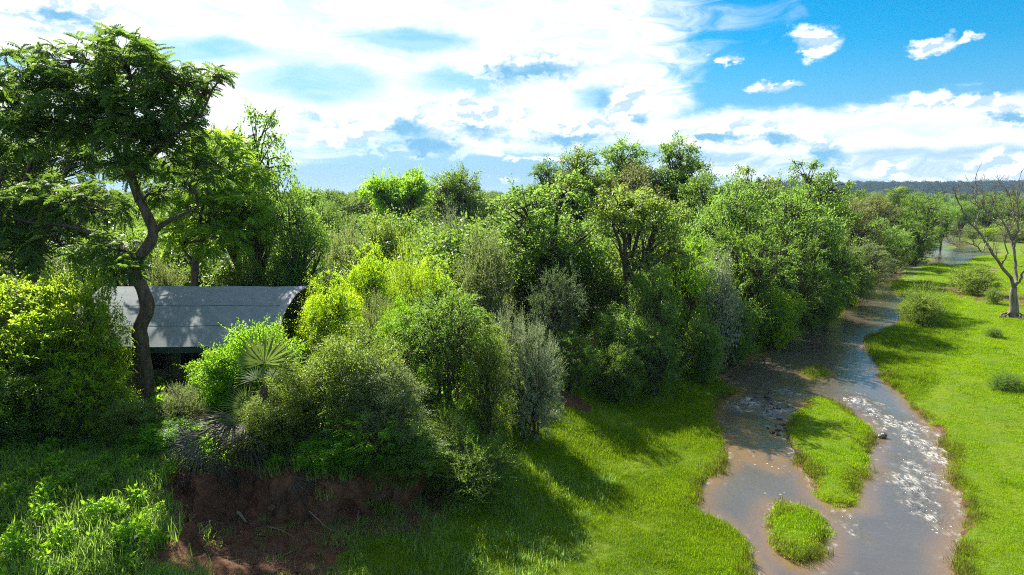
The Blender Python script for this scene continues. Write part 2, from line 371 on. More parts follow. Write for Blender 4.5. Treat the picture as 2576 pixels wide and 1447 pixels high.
# ------------------------------------------------------------------ water
def build_water():
    xs = axis(4, 64, 0.16, -60, 260, 1.12)
    ys = np.concatenate([np.arange(14, 52, 0.16), np.arange(52, 110, 0.4), np.arange(110, 330, 2.0)])
    xs = xs[(xs > -2) & (xs < 200)]
    gx, gy = np.meshgrid(xs, ys)
    d = river_d(gx, gy)
    nz = fbm(gx * 1.1, gy * 0.7, 81, 4); nf = fbm(gx * 4.6, gy * 2.6, 91, 4)
    def el(dx, dy, rx, ry):
        x, y = P(dx, dy); return 1 - np.hypot((gx - x) / rx, (gy - y) / ry)
    rap = np.maximum.reduce([el(2270, 1070, 2.3, 2.2), el(2330, 1120, 2.0, 3.0), el(2200, 1040, 1.3, 2.6), el(2160, 1010, 1.6, 2.2), el(2330, 1190, 1.3, 3.4), el(2350, 1150, 1.2, 3.0), el(2300, 1230, 1.0, 3.5), el(2330, 1290, 0.9, 3.0)])
    rap = rap * 1.08
    rap = np.maximum(rap, 0.75 * np.maximum.reduce([el(1880, 1010, 2.4, 2.6), el(1940, 1030, 1.8, 2.4), el(1850, 1020, 1.3, 1.6), el(1990, 990, 1.4, 2.6)]))
    rap = np.maximum(rap, 0.55 * np.maximum.reduce([el(2130, 1310, 0.8, 1.4), el(2170, 1350, 0.55, 1.4), el(2090, 1285, 0.8, 0.7), el(2310, 1250, 1.2, 5), el(2250, 860, 0, 1) if 0 else el(2240, 690, 2.0, 16), el(2230, 680, 3, 12), el(2250, 790, 1.6, 7), el(2270, 755, 2, 7), el(2330, 667, 8, 10)]))
    rap = np.clip(rap, 0, 1)
    foam = sstep(rap * 0.95 + (nf - 0.5) * 2.2 + (nz - 0.5) * 0.6, 0.50, 1.05)
    # foam line along the near banks
    lip = (1 - sstep(np.abs(d - 0.12), 0.05, 0.3)) * sstep(fbm(gx * 0.5, gy * 0.5, 95, 3), 0.5, 0.62) * sstep(45 - gy, 0, 8)
    foam = np.maximum(foam, lip * 0.8 * sstep(nf, 0.4, 0.6))
    z = 0.0 + 0.018 * (nz - 0.5) + rap * (0.26 * (nz - 0.45) + 0.16 * (nf - 0.5))
    shallow = 1 - sstep(d, 0.1, 1.4)
    sx, sy = P(1915, 1120); shallow = np.maximum(shallow, sstep(1 - np.hypot((gx - sx) / 3.0, (gy - sy) / 5.0) + (nz - .5), 0, 0.6))
    m, g = mat('silty_water')
    pos = g.n('ShaderNodeNewGeometry').outputs['Position']
    fo = g.n('ShaderNodeAttribute', attribute_name='foam').outputs['Fac']
    sh = g.n('ShaderNodeAttribute', attribute_name='shallow').outputs['Fac']
    ra = g.n('ShaderNodeAttribute', attribute_name='rapid').outputs['Fac']
    col = g.mix(g.noise(pos, 0.25, 3).outputs[0], (0.090, 0.074, 0.054), (0.130, 0.110, 0.086))
    col = g.mix(g.m('MULTIPLY', sh, 0.95), col, (0.200, 0.122, 0.055))
    flow = g.v('MULTIPLY', pos, (1.0, 0.55, 1.0))
    h1 = g.noise(flow, 1.6, 4, 0.55, dist=0.5).outputs[0]; h2 = g.noise(flow, 6.5, 4, 0.6, dist=0.4).outputs[0]; h3 = g.noise(pos, 22.0, 2, 0.5).outputs[0]
    hh = g.m('ADD', g.m('MULTIPLY', h1, 0.6), g.m('ADD', g.m('MULTIPLY', h2, 0.30), g.m('MULTIPLY', h3, 0.03)))
    bump = g.n('ShaderNodeBump', inp={'Strength': 1.0, 'Distance': g.m('ADD', 0.075, g.m('MULTIPLY', ra, 0.40)), 'Height': hh})
    # drifting flecks of foam
    vo = g.n('ShaderNodeTexVoronoi', feature='F1', inp={'Vector': g.v('ADD', pos, g.v('MULTIPLY', g.noise(pos, 1.0, 2).outputs['Color'], (0.5, 0.5, 0))), 'Scale': 3.6})
    keep = g.ss(g.noise(pos, 0.22, 3, 0.6).outputs[0], 0.5, 0.62)
    fl = g.m('MULTIPLY', g.m('LESS_THAN', vo.outputs['Distance'], g.m('MULTIPLY', 0.16, keep)), g.m('GREATER_THAN', g.n('ShaderNodeSeparateColor', inp={0: vo.outputs['Color']}).outputs[0], 0.45))
    fac = g.m('MAXIMUM', g.m('MULTIPLY', fo, g.ss(g.noise(g.v('MULTIPLY', pos, (1.0, 0.45, 1.0)), 8, 5, 0.7).outputs[0], 0.40, 0.66)), g.m('MULTIPLY', fl, 0.8))
    wb = g.n('ShaderNodeBsdfPrincipled', inp={'Base Color': col, 'Roughness': 0.04, 'IOR': 1.72, 'Specular IOR Level': 0.8, 'Normal': bump.outputs[0]})
    fb = g.n('ShaderNodeBsdfPrincipled', inp={'Base Color': (0.52, 0.50, 0.46), 'Roughness': 0.6, 'Normal': bump.outputs[0]})
    ms = g.n('ShaderNodeMixShader', inp={0: fac, 1: wb.outputs[0], 2: fb.outputs[0]})
    g.out(ms.outputs[0])
    # keep only cells near the water
    f = grid_faces(len(xs), len(ys))
    dd = d.ravel()
    f = f[dd[f].max(1) > -1.2]
    used = np.unique(f); remap = np.full(dd.size, -1); remap[used] = np.arange(used.size)
    v = np.stack([gx, gy, z], -1).reshape(-1, 3)[used]
    o = mesh_obj('river_water', v, remap[f], m, smooth=True, attrs={'foam': ('POINT', foam.ravel()[used]), 'shallow': ('POINT', shallow.ravel()[used]), 'rapid': ('POINT', rap.ravel()[used])})
    tag(o, 'silty brown river running past grass islands with white rapids', None, None, 'structure')
build_water()
# ------------------------------------------------------------------ plant materials
def leaf_mat(name, c1, c2, tr, k=0.42, rough=0.42, spec=0.45, hue=0.02, patch=None):
    if 'grass' not in name and 'dry' not in name:
        c1, c2, tr = [tuple(x * q for x in c) for c, q in ((c1, 1.6), (c2, 1.65), (tr, 2.1))]; k = min(0.64, k + 0.15); spec *= 0.7; rough += 0.06
    m, g = mat(name)
    r = g.n('ShaderNodeAttribute', attribute_name='rnd').outputs['Fac']
    oi = g.n('ShaderNodeObjectInfo').outputs['Random']
    col = g.mix(r, c1, c2)
    hv = g.m('MULTIPLY_ADD', g.m('SUBTRACT', oi, 0.5), hue * 2, 0.5)
    col = g.n('ShaderNodeHueSaturation', inp={'Hue': hv, 'Saturation': 1.0, 'Value': g.m('MULTIPLY_ADD', oi, 0.3, 0.85), 'Color': col}).outputs[0]
    tcol = g.mix(r, tuple(x * 0.75 for x in tr), tuple(x * 1.2 for x in tr))
    if patch:
        pos = g.n('ShaderNodeNewGeometry').outputs['Position']
        pf = g.m('MULTIPLY', g.ss(g.noise(pos, 0.45, 5, 0.65).outputs[0], 0.40, 0.68), 0.75)
        pg = g.m('MULTIPLY', g.ss(g.noise(pos, 1.7, 4, 0.6).outputs[0], 0.54, 0.74), 0.35)
        col = g.mix(pf, col, patch); col = g.mix(pg, col, (0.15, 0.15, 0.03))
        tcol = g.mix(pf, tcol, tuple(x * 2 for x in patch)); tcol = g.mix(pg, tcol, (0.24, 0.25, 0.04))
    b = g.n('ShaderNodeBsdfPrincipled', inp={'Base Color': col, 'Roughness': rough, 'Specular IOR Level': spec})
    t = g.n('ShaderNodeBsdfTranslucent', inp={'Color': tcol})
    g.out(g.n('ShaderNodeMixShader', inp={0: k, 1: b.outputs[0], 2: t.outputs[0]}).outputs[0])
    return m
def bark_mat(name, a, b, scale=6.0):
    m, g = mat(name)
    p = g.n('ShaderNodeTexCoord').outputs['Object']
    q = g.v('MULTIPLY', p, (1, 1, 0.22))
    n = g.noise(q, scale, 6, 0.65).outputs[0]
    bump = g.n('ShaderNodeBump', inp={'Strength': 0.9, 'Distance': 0.06, 'Height': g.noise(q, scale * 2.2, 6, 0.7).outputs[0]})
    s = g.n('ShaderNodeBsdfPrincipled', inp={'Base Color': g.mix(g.ss(n, 0.3, 0.7), a, b), 'Roughness': 0.9, 'Specular IOR Level': 0.2, 'Normal': bump.outputs[0]})
    g.out(s.outputs[0]); return m
M = {
    'yellow': leaf_mat('yellow_green_leaves', (0.055, 0.108, 0.008), (0.120, 0.175, 0.014), (0.25, 0.35, 0.016), 0.46),
    'lime': leaf_mat('lime_leaves', (0.072, 0.138, 0.006), (0.145, 0.210, 0.010), (0.31, 0.44, 0.012), 0.47),
    'bright': leaf_mat('bright_green_leaves', (0.035, 0.095, 0.008), (0.095, 0.170, 0.012), (0.20, 0.36, 0.012), 0.45),
    'green': leaf_mat('mid_green_leaves', (0.036, 0.082, 0.020), (0.090, 0.148, 0.036), (0.155, 0.26, 0.032), 0.42),
    'olive': leaf_mat('olive_green_leaves', (0.045, 0.082, 0.018), (0.110, 0.155, 0.036), (0.17, 0.24, 0.024), 0.36, 0.36, 0.6),
    'silver': leaf_mat('silvery_leaves', (0.120, 0.150, 0.095), (0.270, 0.300, 0.210), (0.15, 0.18, 0.07), 0.24, 0.34, 0.8),
    'grey': leaf_mat('grey_green_leaves', (0.062, 0.090, 0.038), (0.140, 0.165, 0.080), (0.16, 0.20, 0.05), 0.34, 0.42, 0.5),
    'dark': leaf_mat('dark_green_leaves', (0.034, 0.078, 0.018), (0.082, 0.140, 0.030), (0.14, 0.23, 0.020), 0.36, 0.38, 0.5),
    'blue': leaf_mat('blue_green_leaves', (0.035, 0.065, 0.040), (0.080, 0.115, 0.065), (0.07, 0.11, 0.03), 0.28, 0.40, 0.5),
    'feather': leaf_mat('feathery_leaves', (0.030, 0.070, 0.018), (0.066, 0.120, 0.028), (0.12, 0.20, 0.022), 0.34, 0.45, 0.4),
    'brown': leaf_mat('brownish_leaves', (0.060, 0.066, 0.026), (0.115, 0.125, 0.048), (0.15, 0.16, 0.04), 0.32),
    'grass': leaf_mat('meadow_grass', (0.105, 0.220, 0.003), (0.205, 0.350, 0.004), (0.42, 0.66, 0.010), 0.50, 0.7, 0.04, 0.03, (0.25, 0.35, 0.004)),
    'darker_grass': leaf_mat('slope_grass', (0.075, 0.185, 0.005), (0.160, 0.300, 0.008), (0.32, 0.46, 0.012), 0.48, 0.7, 0.04, 0.03, (0.20, 0.29, 0.008)),  # darker and less yellow than the meadow grass
    'weed': leaf_mat('lush_weeds', (0.060, 0.118, 0.022), (0.125, 0.190, 0.050), (0.18, 0.28, 0.035), 0.42, 0.42, 0.45, 0.02),
    'palm': leaf_mat('palm_leaf', (0.050, 0.085, 0.030), (0.090, 0.130, 0.040), (0.13, 0.18, 0.03), 0.30, 0.55, 0.12),
    'palm_dead': leaf_mat('dry_palm_leaf', (0.060, 0.056, 0.042), (0.140, 0.128, 0.098), (0.07, 0.06, 0.04), 0.15, 0.6, 0.2),
    'far': leaf_mat('far_wood_leaves', (0.025, 0.055, 0.010), (0.080, 0.120, 0.022), (0.12, 0.19, 0.018), 0.36, 0.5, 0.3, 0.03),
    'hill': leaf_mat('hill_forest', (0.010, 0.026, 0.018), (0.024, 0.048, 0.030), (0.02, 0.04, 0.02), 0.2, 0.6, 0.1),  # distance blue partly put into the leaf colour, besides the haze volume
    'bark': bark_mat('dark_bark', (0.045, 0.032, 0.022), (0.125, 0.095, 0.070)),
    'bark_big': bark_mat('rough_brown_bark', (0.055, 0.038, 0.026), (0.170, 0.125, 0.090), 5.0),
    'bark_pale': bark_mat('pale_bark', (0.16, 0.14, 0.11), (0.34, 0.31, 0.26)),
    'dead_wood': bark_mat('weathered_dead_wood', (0.135, 0.105, 0.080), (0.33, 0.275, 0.225)),
}

# ------------------------------------------------------------------ shapes
def nrm(a): return a / (np.linalg.norm(a, axis=-1, keepdims=True) + 1e-9)
class Wood:                              # tubes collected into one mesh
    def __init__(s): s.v, s.f, s.k = [], [], 0
    def tube(s, pts, rad, sides=5):
        pts = np.asarray(pts, float); n = len(pts)
        rad = np.broadcast_to(np.asarray(rad, float), (n,))
        tan = nrm(np.gradient(pts, axis=0))
        ref = np.array([0.31, 0.87, 0.38]) if abs(tan[0] @ np.array([0.31, 0.87, 0.38])) < 0.9 else np.array([1.0, 0, 0])
        a = nrm(np.cross(tan, ref)); b = np.cross(tan, a)
        th = np.arange(sides) * 2 * math.pi / sides
        ring = pts[:, None] + rad[:, None, None] * (np.cos(th)[None, :, None] * a[:, None] + np.sin(th)[None, :, None] * b[:, None])
        i = np.arange(n - 1)[:, None] * sides + np.arange(sides)[None]
        j = np.arange(n - 1)[:, None] * sides + (np.arange(sides)[None] + 1) % sides
        s.f.append(np.stack([i, j, j + sides, i + sides], -1).reshape(-1, 4) + s.k)
        s.v.append(ring.reshape(-1, 3)); s.k += n * sides
    def mesh(s, name, m):
        o = mesh_obj(name, np.concatenate(s.v), np.concatenate(s.f), m, smooth=True)
        me = o.data; bpy.data.objects.remove(o); return me
def bez(a, b, c, n, rng=None, jit=0.0):
    t = np.linspace(0, 1, n)[:, None]
    p = (1 - t) ** 2 * a + 2 * t * (1 - t) * b + t * t * c
    if rng is not None and jit:
        p = p + rng.normal(0, jit, p.shape) * np.sin(t * math.pi)
    return p
def spline(ctrl, n):                     # Catmull-Rom through the control rows
    c = np.asarray(ctrl, float); c = np.vstack([2 * c[0] - c[1], c, 2 * c[-1] - c[-2]])
    out = []; m = len(c) - 3
    for t in np.linspace(0, m - 1e-6, n):
        i = int(t); u = t - i; p0, p1, p2, p3 = c[i:i + 4]
        out.append(0.5 * (2 * p1 + (p2 - p0) * u + (2 * p0 - 5 * p1 + 4 * p2 - p3) * u * u + (3 * p1 - p0 - 3 * p2 + p3) * u ** 3))
    return np.array(out)
def leaf_quads(c, ax, nr, L, W, bend=0.15):
    b = nrm(np.cross(nr, ax)); n = len(c)
    L = np.broadcast_to(np.asarray(L, float).reshape(-1, 1), (n, 1)); W = np.broadcast_to(np.asarray(W, float).reshape(-1, 1), (n, 1))
    up = np.cross(ax, b)
    v = np.stack([c, c + ax * L * 0.5 + b * W * 0.5 + up * L * bend * 0.5, c + ax * L - up * L * bend, c + ax * L * 0.5 - b * W * 0.5 + up * L * bend * 0.5], 1)
    return v.reshape(-1, 3), np.arange(n * 4).reshape(-1, 4)
def leaf_mesh(name, parts, m):
    v = np.concatenate([p[0] for p in parts]); off = np.cumsum([0] + [len(p[0]) for p in parts[:-1]])
    f = np.concatenate([p[1] + o for p, o in zip(parts, off)]); r = np.concatenate([p[2] for p in parts])
    o = mesh_obj(name, v, f, m, attrs={'rnd': ('FACE', r)})
    me = o.data; bpy.data.objects.remove(o); return me
def rdir(rng, n, zlo=-1.0):
    z = rng.uniform(zlo, 1, n); a = rng.uniform(0, 2 * math.pi, n); r = np.sqrt(1 - z * z)
    return np.stack([r * np.cos(a), r * np.sin(a), z], -1)

def clump_leaves(rng, c, rad, per, L, W, droop=0.0, flat=0.75):
    n = len(c) * per
    d = rdir(rng, n, -0.8)
    u = rng.uniform(0, 1, n) ** 0.45
    rr = np.repeat(rad, per)[:, None]
    pos = np.repeat(c, per, 0) + d * rr * u[:, None] * np.array([1, 1, flat])
    ax = nrm(d * 0.6 + rng.normal(0, 0.6, (n, 3)) + np.array([0, 0, -droop]))
    nr = nrm(rng.normal(0, 0.55, (n, 3)) + np.array([0, 0, 1.0]))
    sz = rng.uniform(0.6, 1.3, n) * np.repeat(rng.uniform(0.75, 1.3, len(c)), per)
    v, f = leaf_quads(pos, ax, nr, L * sz, W * sz)
    r = np.clip(0.5 + np.repeat(rng.normal(0, 0.2, len(c)), per) + rng.normal(0, 0.2, n), 0, 1)
    return v, f, r
def strand_leaves(rng, c, rad, per, L, W, grav=0.6, out=None, strands=5, spread=0.7):
    # leafy shoots that leave each clump centre and bend with gravity (grav < 0: reaching up)
    k = per // strands; n = len(c) * strands
    cc = np.repeat(c, strands, 0); ln = np.repeat(rad, strands) * rng.uniform(1.0, 2.1, n)
    d = rdir(rng, n, -0.5) * spread
    if out is not None: d = d + np.repeat(out, strands, 0)
    d = nrm(d)
    t = (np.arange(k) + 0.5) / k
    s = ln[:, None, None] * t[None, :, None]
    pos = cc[:, None] + d[:, None] * s + np.array([0, 0, -1.0]) * grav * (s * s) / (ln[:, None, None] + 1e-6)
    tan = nrm(d[:, None] + np.array([0, 0, -2.0]) * grav * t[None, :, None])
    side = nrm(rng.normal(0, 1, pos.shape))
    ax = nrm(tan * 0.75 + side * 0.7); nr = nrm(side * 0.6 + np.array([0, 0, 1.0]) + rng.normal(0, 0.4, pos.shape))
    pos, ax, nr = pos.reshape(-1, 3), ax.reshape(-1, 3), nr.reshape(-1, 3)
    sz = rng.uniform(0.65, 1.25, len(pos)) * np.tile(1.1 - 0.4 * t, n)
    v, f = leaf_quads(pos, ax, nr, L * sz, W * sz)
    r = np.clip(0.5 + np.repeat(rng.normal(0, 0.16, len(c)), strands * k) + rng.normal(0, 0.2, len(pos)), 0, 1)
    return v, f, r

def auto_lobes(rng, H, W, base, n, rmin, rmax, top=1.0):
    out = []; hc = (H - base) / 2; zc = base + hc
    for i in range(n):
        for _ in range(40):
            d = rdir(rng, 1)[0] * rng.uniform(0.25, 1) ** 0.6
            r = rng.uniform(rmin, rmax)
            c = np.array([d[0] * (W / 2 - r * W * 0.42), d[1] * (W / 2 - r * W * 0.42), zc + d[2] * (hc - r * min(W, 2 * hc) * 0.40)])
            if all(np.linalg.norm((c - o[0]) / (W, W, 2 * hc)) > 0.16 for o in out): break
        rr = r * min(W, 2.2 * hc) / 2 * (1.35 if base < 1.0 else 1.12)
        out.append((c, np.array([rr, rr, rr * 0.8])))
    return out
PROTO = {}
def plant(key, seed, H, W, base=0.3, fork=0.2, r0=0.12, stems=1, nl=9, lr=(0.4, 0.65), clumps=300, cr=(0.35, 0.6), per=60, L=0.1, Wd=0.06, m='green', bark='bark',
          mode='clump', grav=0.5, droop=0.15, lean=0.15, flat=0.75, strands=5, lobes=None, hollow=0.45, skirt=0):
    rng = np.random.default_rng(seed)
    lobes = lobes or auto_lobes(rng, H, W, base, nl, *lr)
    for i in range(skirt):
        a = i * 6.283 / skirt + rng.uniform(-0.3, 0.3); q = rng.uniform(0.42, 0.62) * W / 2; s = rng.uniform(0.15, 0.21) * W
        lobes.append((np.array([q * math.cos(a), q * math.sin(a), H * rng.uniform(0.14, 0.3)]), np.array([s, s, min(s, H * 0.24)])))
    wood = Wood(); cs, outs = [], []
    area = np.array([l[1][0] * l[1][2] for l in lobes]); num = np.maximum(3, (clumps * area / area.sum()).astype(int))
    fz = fork * H
    nodes = []
    if stems == 1:
        top = np.array([rng.normal(0, lean), rng.normal(0, lean), fz])
        mid = np.array([rng.normal(0, lean), rng.normal(0, lean), fz * 0.5])
        wood.tube(bez(np.array([0, 0, -0.4]), mid, top, 9, rng, 0.04), np.linspace(r0 * 1.25, r0 * 0.85, 9), 8)
    for li, (c, rd) in enumerate(lobes):
        if stems == 1: a = top - np.array([0, 0, 0.25 * fz * rng.uniform(0, 1)])
        else: a = np.array([rng.normal(0, 0.25), rng.normal(0, 0.25), -0.3])
        h = np.array([c[0] * 0.45, c[1] * 0.45, a[2] + (c[2] - a[2]) * 0.75])
        limb = bez(a, h, c, 9, rng, 0.10)
        q = r0 * (0.62 if stems == 1 else 0.5) * (0.7 + 0.5 * rd[0] / lobes[0][1][0])
        wood.tube(limb, np.linspace(q, q * 0.36, 9), 6)
        d = rdir(rng, num[li], -0.75); u = rng.uniform(hollow ** 3, 1, num[li]) ** (1 / 3)
        cc = c + d * rd * u[:, None]
        cc[:, 2] = np.maximum(cc[:, 2], base * 0.6)
        cs.append(cc); outs.append(d)
        for k in range(num[li]):
            if rng.random() < 0.75:
                s = limb[rng.integers(4, 9)]
                pm = (s + cc[k]) / 2 + np.array([0, 0, 0.12 * np.linalg.norm(cc[k] - s)])
                wood.tube(bez(s, pm, cc[k], 5, rng, 0.04), np.linspace(q * 0.28, 0.008 + q * 0.06, 5), 4)
    cs, outs = np.concatenate(cs), np.concatenate(outs)
    rad = rng.uniform(*cr, len(cs))
    if mode == 'clump': lv = clump_leaves(rng, cs, rad, per, L, Wd, droop, flat)
    else: lv = strand_leaves(rng, cs, rad, per, L, Wd, grav, outs, strands)
    # ragged shoots standing out of the crown
    nw = len(cs) // 3; ids = rng.choice(len(cs), nw, replace=False)
    wl = strand_leaves(rng, cs[ids], rad[ids] * 1.5, 30, L, Wd, 0.15, outs[ids] * 1.6, 3, 0.6)
    lv = (np.concatenate([lv[0], wl[0]]), np.concatenate([lv[1], wl[1] + len(lv[0])]), np.concatenate([lv[2], wl[2]]))
    # native extents
    v = lv[0]; zlo = v[:, 2].min()
    hh = np.percentile(v[:, 2], 99.7); ww = np.percentile(np.abs(v[:, :2]), 98.5) * 2
    PROTO[key] = (wood.mesh(key + '_wood', M[bark]), leaf_mesh(key + '_leaves', [lv], M[m]), hh, ww, m, bark)

plant('yellow_shrub', 1, 6.5, 7.5, base=0.2, r0=0.10, stems=6, nl=13, skirt=8, clumps=800, cr=(0.4, 0.7), per=60, L=0.15, Wd=0.09, m='yellow', mode='strand', grav=0.25, strands=4)
plant('olive_shrub', 2, 5.2, 6.0, base=0.1, r0=0.10, stems=6, nl=12, skirt=8, clumps=680, cr=(0.32, 0.55), per=66, L=0.095, Wd=0.055, m='olive')
plant('bright_shrub', 3, 4.6, 4.6, base=0.1, r0=0.08, stems=5, nl=9, skirt=7, clumps=430, cr=(0.3, 0.5), per=60, L=0.12, Wd=0.08, m='bright')
plant('silver_shrub', 4, 4.2, 4.4, base=0.1, r0=0.07, stems=7, nl=9, skirt=7, clumps=420, cr=(0.3, 0.5), per=80, L=0.11, Wd=0.038, m='silver', mode='strand', grav=-0.15, strands=5)
plant('droop_tree', 5, 6.6, 6.0, base=0.6, fork=0.25, r0=0.14, stems=3, nl=12, skirt=7, clumps=620, cr=(0.4, 0.65), per=72, L=0.095, Wd=0.055, m='green', mode='strand', grav=0.55, strands=6)
plant('weeping_tree', 6, 6.0, 4.4, base=0.4, fork=0.3, r0=0.10, nl=10, clumps=400, cr=(0.4, 0.7), per=84, L=0.10, Wd=0.06, m='lime', mode='strand', grav=1.0, strands=6)
plant('fine_shrub', 7, 3.4, 4.6, base=0.1, r0=0.05, stems=9, nl=9, skirt=8, clumps=460, cr=(0.35, 0.6), per=84, L=0.085, Wd=0.036, m='dark', mode='strand', grav=-0.1, strands=4)
plant('limb_tree', 8, 12.0, 8.6, base=3.2, fork=0.30, r0=0.30, nl=11, lr=(0.30, 0.46), clumps=220, cr=(0.36, 0.62), per=48, L=0.19, Wd=0.125, m='green', lean=0.4, hollow=0.82, droop=0.3)
plant('limb_tree_b', 9, 11.5, 7.4, base=2.4, fork=0.26, r0=0.26, nl=12, lr=(0.28, 0.42), clumps=215, cr=(0.34, 0.60), per=48, L=0.18, Wd=0.115, m='green', lean=0.5, hollow=0.82, droop=0.3)
plant('tall_tree', 10, 16.0, 8.0, base=6.0, fork=0.34, r0=0.34, nl=11, lr=(0.30, 0.5), clumps=230, cr=(0.45, 0.75), per=56, L=0.23, Wd=0.14, m='green', lean=0.7, hollow=0.8)
plant('round_tree', 11, 9.5, 8.5, base=1.2, fork=0.20, r0=0.26, nl=14, lr=(0.32, 0.52), clumps=200, cr=(0.5, 0.95), per=72, L=0.17, Wd=0.10, m='green', hollow=0.8)
plant('dense_tree', 12, 8.5, 8.0, base=0.5, fork=0.18, r0=0.24, stems=3, nl=15, skirt=7, lr=(0.34, 0.55), clumps=420, cr=(0.45, 0.75), per=60, L=0.15, Wd=0.085, m='dark', mode='strand', grav=0.3, strands=5)
plant('thicket', 13, 3.8, 5.0, base=0.1, r0=0.06, stems=7, nl=9, skirt=6, clumps=340, cr=(0.35, 0.6), per=60, L=0.14, Wd=0.05, m='grey', mode='strand', grav=-0.05, strands=5)
plant('thicket_b', 14, 4.6, 4.6, base=0.1, r0=0.07, stems=5, nl=9, skirt=6, clumps=340, cr=(0.35, 0.6), per=56, L=0.15, Wd=0.085, m='olive')
plant('spread_tree', 15, 13.0, 11.0, base=4.2, fork=0.28, r0=0.34, nl=14, lr=(0.26, 0.44), clumps=320, cr=(0.55, 0.95), per=48, L=0.27, Wd=0.17, m='bright', lean=0.3, hollow=0.6, flat=0.5)
plant('big_dome', 16, 14.0, 13.0, base=3.0, fork=0.24, r0=0.40, nl=17, lr=(0.30, 0.48), clumps=420, cr=(0.55, 0.95), per=52, L=0.24, Wd=0.15, m='dark', hollow=0.8)

def setmat(o, m):
    o.material_slots[0].link = 'OBJECT'; o.material_slots[0].material = m
ANCHOR = []
def put(key, name, dx, Y, top, wpx, label, cat='tree', group=None, leaf=None, bark=None, rot=None, dyc=None, base=None, xy=None):
    tm, lm, hh, ww, m0, b0 = PROTO[key]
    if xy is None:
        q = V(dx, dyc if dyc else top + wpx * 0.5, Y); x, y = q.x, Y
    else: x, y = xy
    z = gz(x, y) if base is None else base
    zt = V(dx, top, Y).z if top is not None else z + hh
    sz = max(0.25, (zt - z) / hh) if top is not None else 1.0
    wm = wpx * (Y * math.cos(PITCH) + (CAM_H - (z + zt) / 2) * math.sin(PITCH)) / 1718
    if Y > 40 and cat == 'tree' and Y < 105: wm *= 1.22
    sx = wm / ww
    root = empty(name, (x, y, z - 0.05), label, cat, group)
    root.rotation_euler = (0, 0, rot if rot is not None else random.uniform(0, 6.28))
    root.scale = (sx, sx, sz)
    t = link('trunk', tm, root); c = link('crown', lm, root)
    if leaf and leaf != m0: setmat(c, M[leaf])
    if bark and bark != b0: setmat(t, M[bark])
    ANCHOR.append((x, y, wm / 2))
    return root
random.seed(7)
# ------------------------------------------------------------------ named trees and shrubs
# foreground left
put('yellow_shrub', 'shrub', 30, 28.3, 686, 470, 'large yellow-green shrub at the left edge below the big tree', 'shrub')
put('yellow_shrub', 'shrub', 205, 28.8, 695, 190, 'tall yellow-green shrub touching the left side of the big trunk', 'shrub')
put('yellow_shrub', 'shrub', 215, 27.3, 905, 200, 'low yellow-green shrub at the foot of the tall yellow shrubs', 'shrub')
put('olive_shrub', 'shrub', 60, 26.8, 890, 330, 'shaded dark green shrub at the lower left edge above the weeds', 'shrub', leaf='dark')
put('olive_shrub', 'shrub', 330, 26.6, 1000, 150, 'small shaded green shrub left of the pale bush before the tent', 'shrub', leaf='olive')
put('silver_shrub', 'shrub', 445, 28.0, 962, 130, 'small pale grey-green bush in front of the tent wall', 'shrub', leaf='grey')
put('bright_shrub', 'shrub', 425, 26.4, 1060, 170, 'low leafy bright green bush below the pale bush', 'shrub')
put('bright_shrub', 'shrub', 570, 30.4, 868, 170, 'bright green bush covering the tent wall beside the fan palm', 'shrub')
put('bright_shrub', 'shrub', 655, 31.2, 808, 190, 'bright green bush reaching up to the lower corner of the tent roof', 'shrub')
put('olive_shrub', 'shrub', 760, 26.6, 905, 190, 'olive bush growing through the fan palm', 'shrub')
put('olive_shrub', 'shrub', 680, 25.5, 985, 170, 'olive bush hiding the stem of the fan palm', 'shrub')
put('olive_shrub', 'shrub', 890, 27.0, 822, 250, 'big glossy olive shrub above the red earth bank', 'shrub')
put('olive_shrub', 'shrub', 965, 26.0, 900, 200, 'rounded pale-tipped olive shrub on the right of the glossy one', 'shrub', leaf='grey')
put('dense_tree', 'shrub', 930, 25.2, 1060, 210, 'dark creeper-covered bush hanging over the red earth bank', 'shrub', leaf='bright')
put('weeping_tree', 'small_tree', 835, 35.5, 682, 165, 'lime-green weeping tree at the right gable of the tent', 'tree')
put('weeping_tree', 'small_tree', 930, 46.0, 612, 110, 'lime-green tree standing behind the weeping one', 'tree')
put('weeping_tree', 'small_tree', 1085, 45.0, 645, 110, 'round lime-green tree right of the upright feathery tree', 'tree')
put('fine_shrub', 'small_tree', 1030, 43.5, 592, 92, 'slim upright olive-yellow feathery tree between two lime trees', 'tree', leaf='yellow')
put('droop_tree', 'small_tree', 1120, 31.0, 702, 260, 'mid-green drooping tree in the middle of the bank thicket', 'tree')
put('droop_tree', 'small_tree', 1010, 32.5, 735, 140, 'slender green tree on the left of the drooping one', 'tree', leaf='bright')
put('droop_tree', 'small_tree', 1225, 30.5, 790, 140, 'yellowish green bush between the drooping tree and the silver shrub', 'tree', leaf='olive')
put('silver_shrub', 'shrub', 1345, 33.0, 800, 150, 'silvery grey shrub at the top of the grass slope', 'shrub')
put('silver_shrub', 'shrub', 1290, 33.8, 775, 130, 'taller sparkling silver-green shrub behind the silvery one', 'shrub', leaf='silver')
put('silver_shrub', 'shrub', 945, 34.5, 735, 120, 'thin grey shrub between the weeping lime tree and the thicket', 'shrub', leaf='grey')
put('dense_tree', 'shrub', 1400, 40.5, 665, 150, 'blue-grey shrub under the big spreading tree', 'shrub', leaf='blue')
put('fine_shrub', 'shrub', 1190, 25.8, 1082, 230, 'dark fine-leaved shrub at the right end of the red earth bank', 'shrub')
put('fine_shrub', 'shrub', 1120, 27.4, 1020, 130, 'small dark fine-leaved shrub behind the one at the bank end', 'shrub', leaf='olive')
put('dense_tree', 'shrub', 1440, 38.5, 830, 130, 'dark bush beside the red earth slip at the slope top', 'shrub')
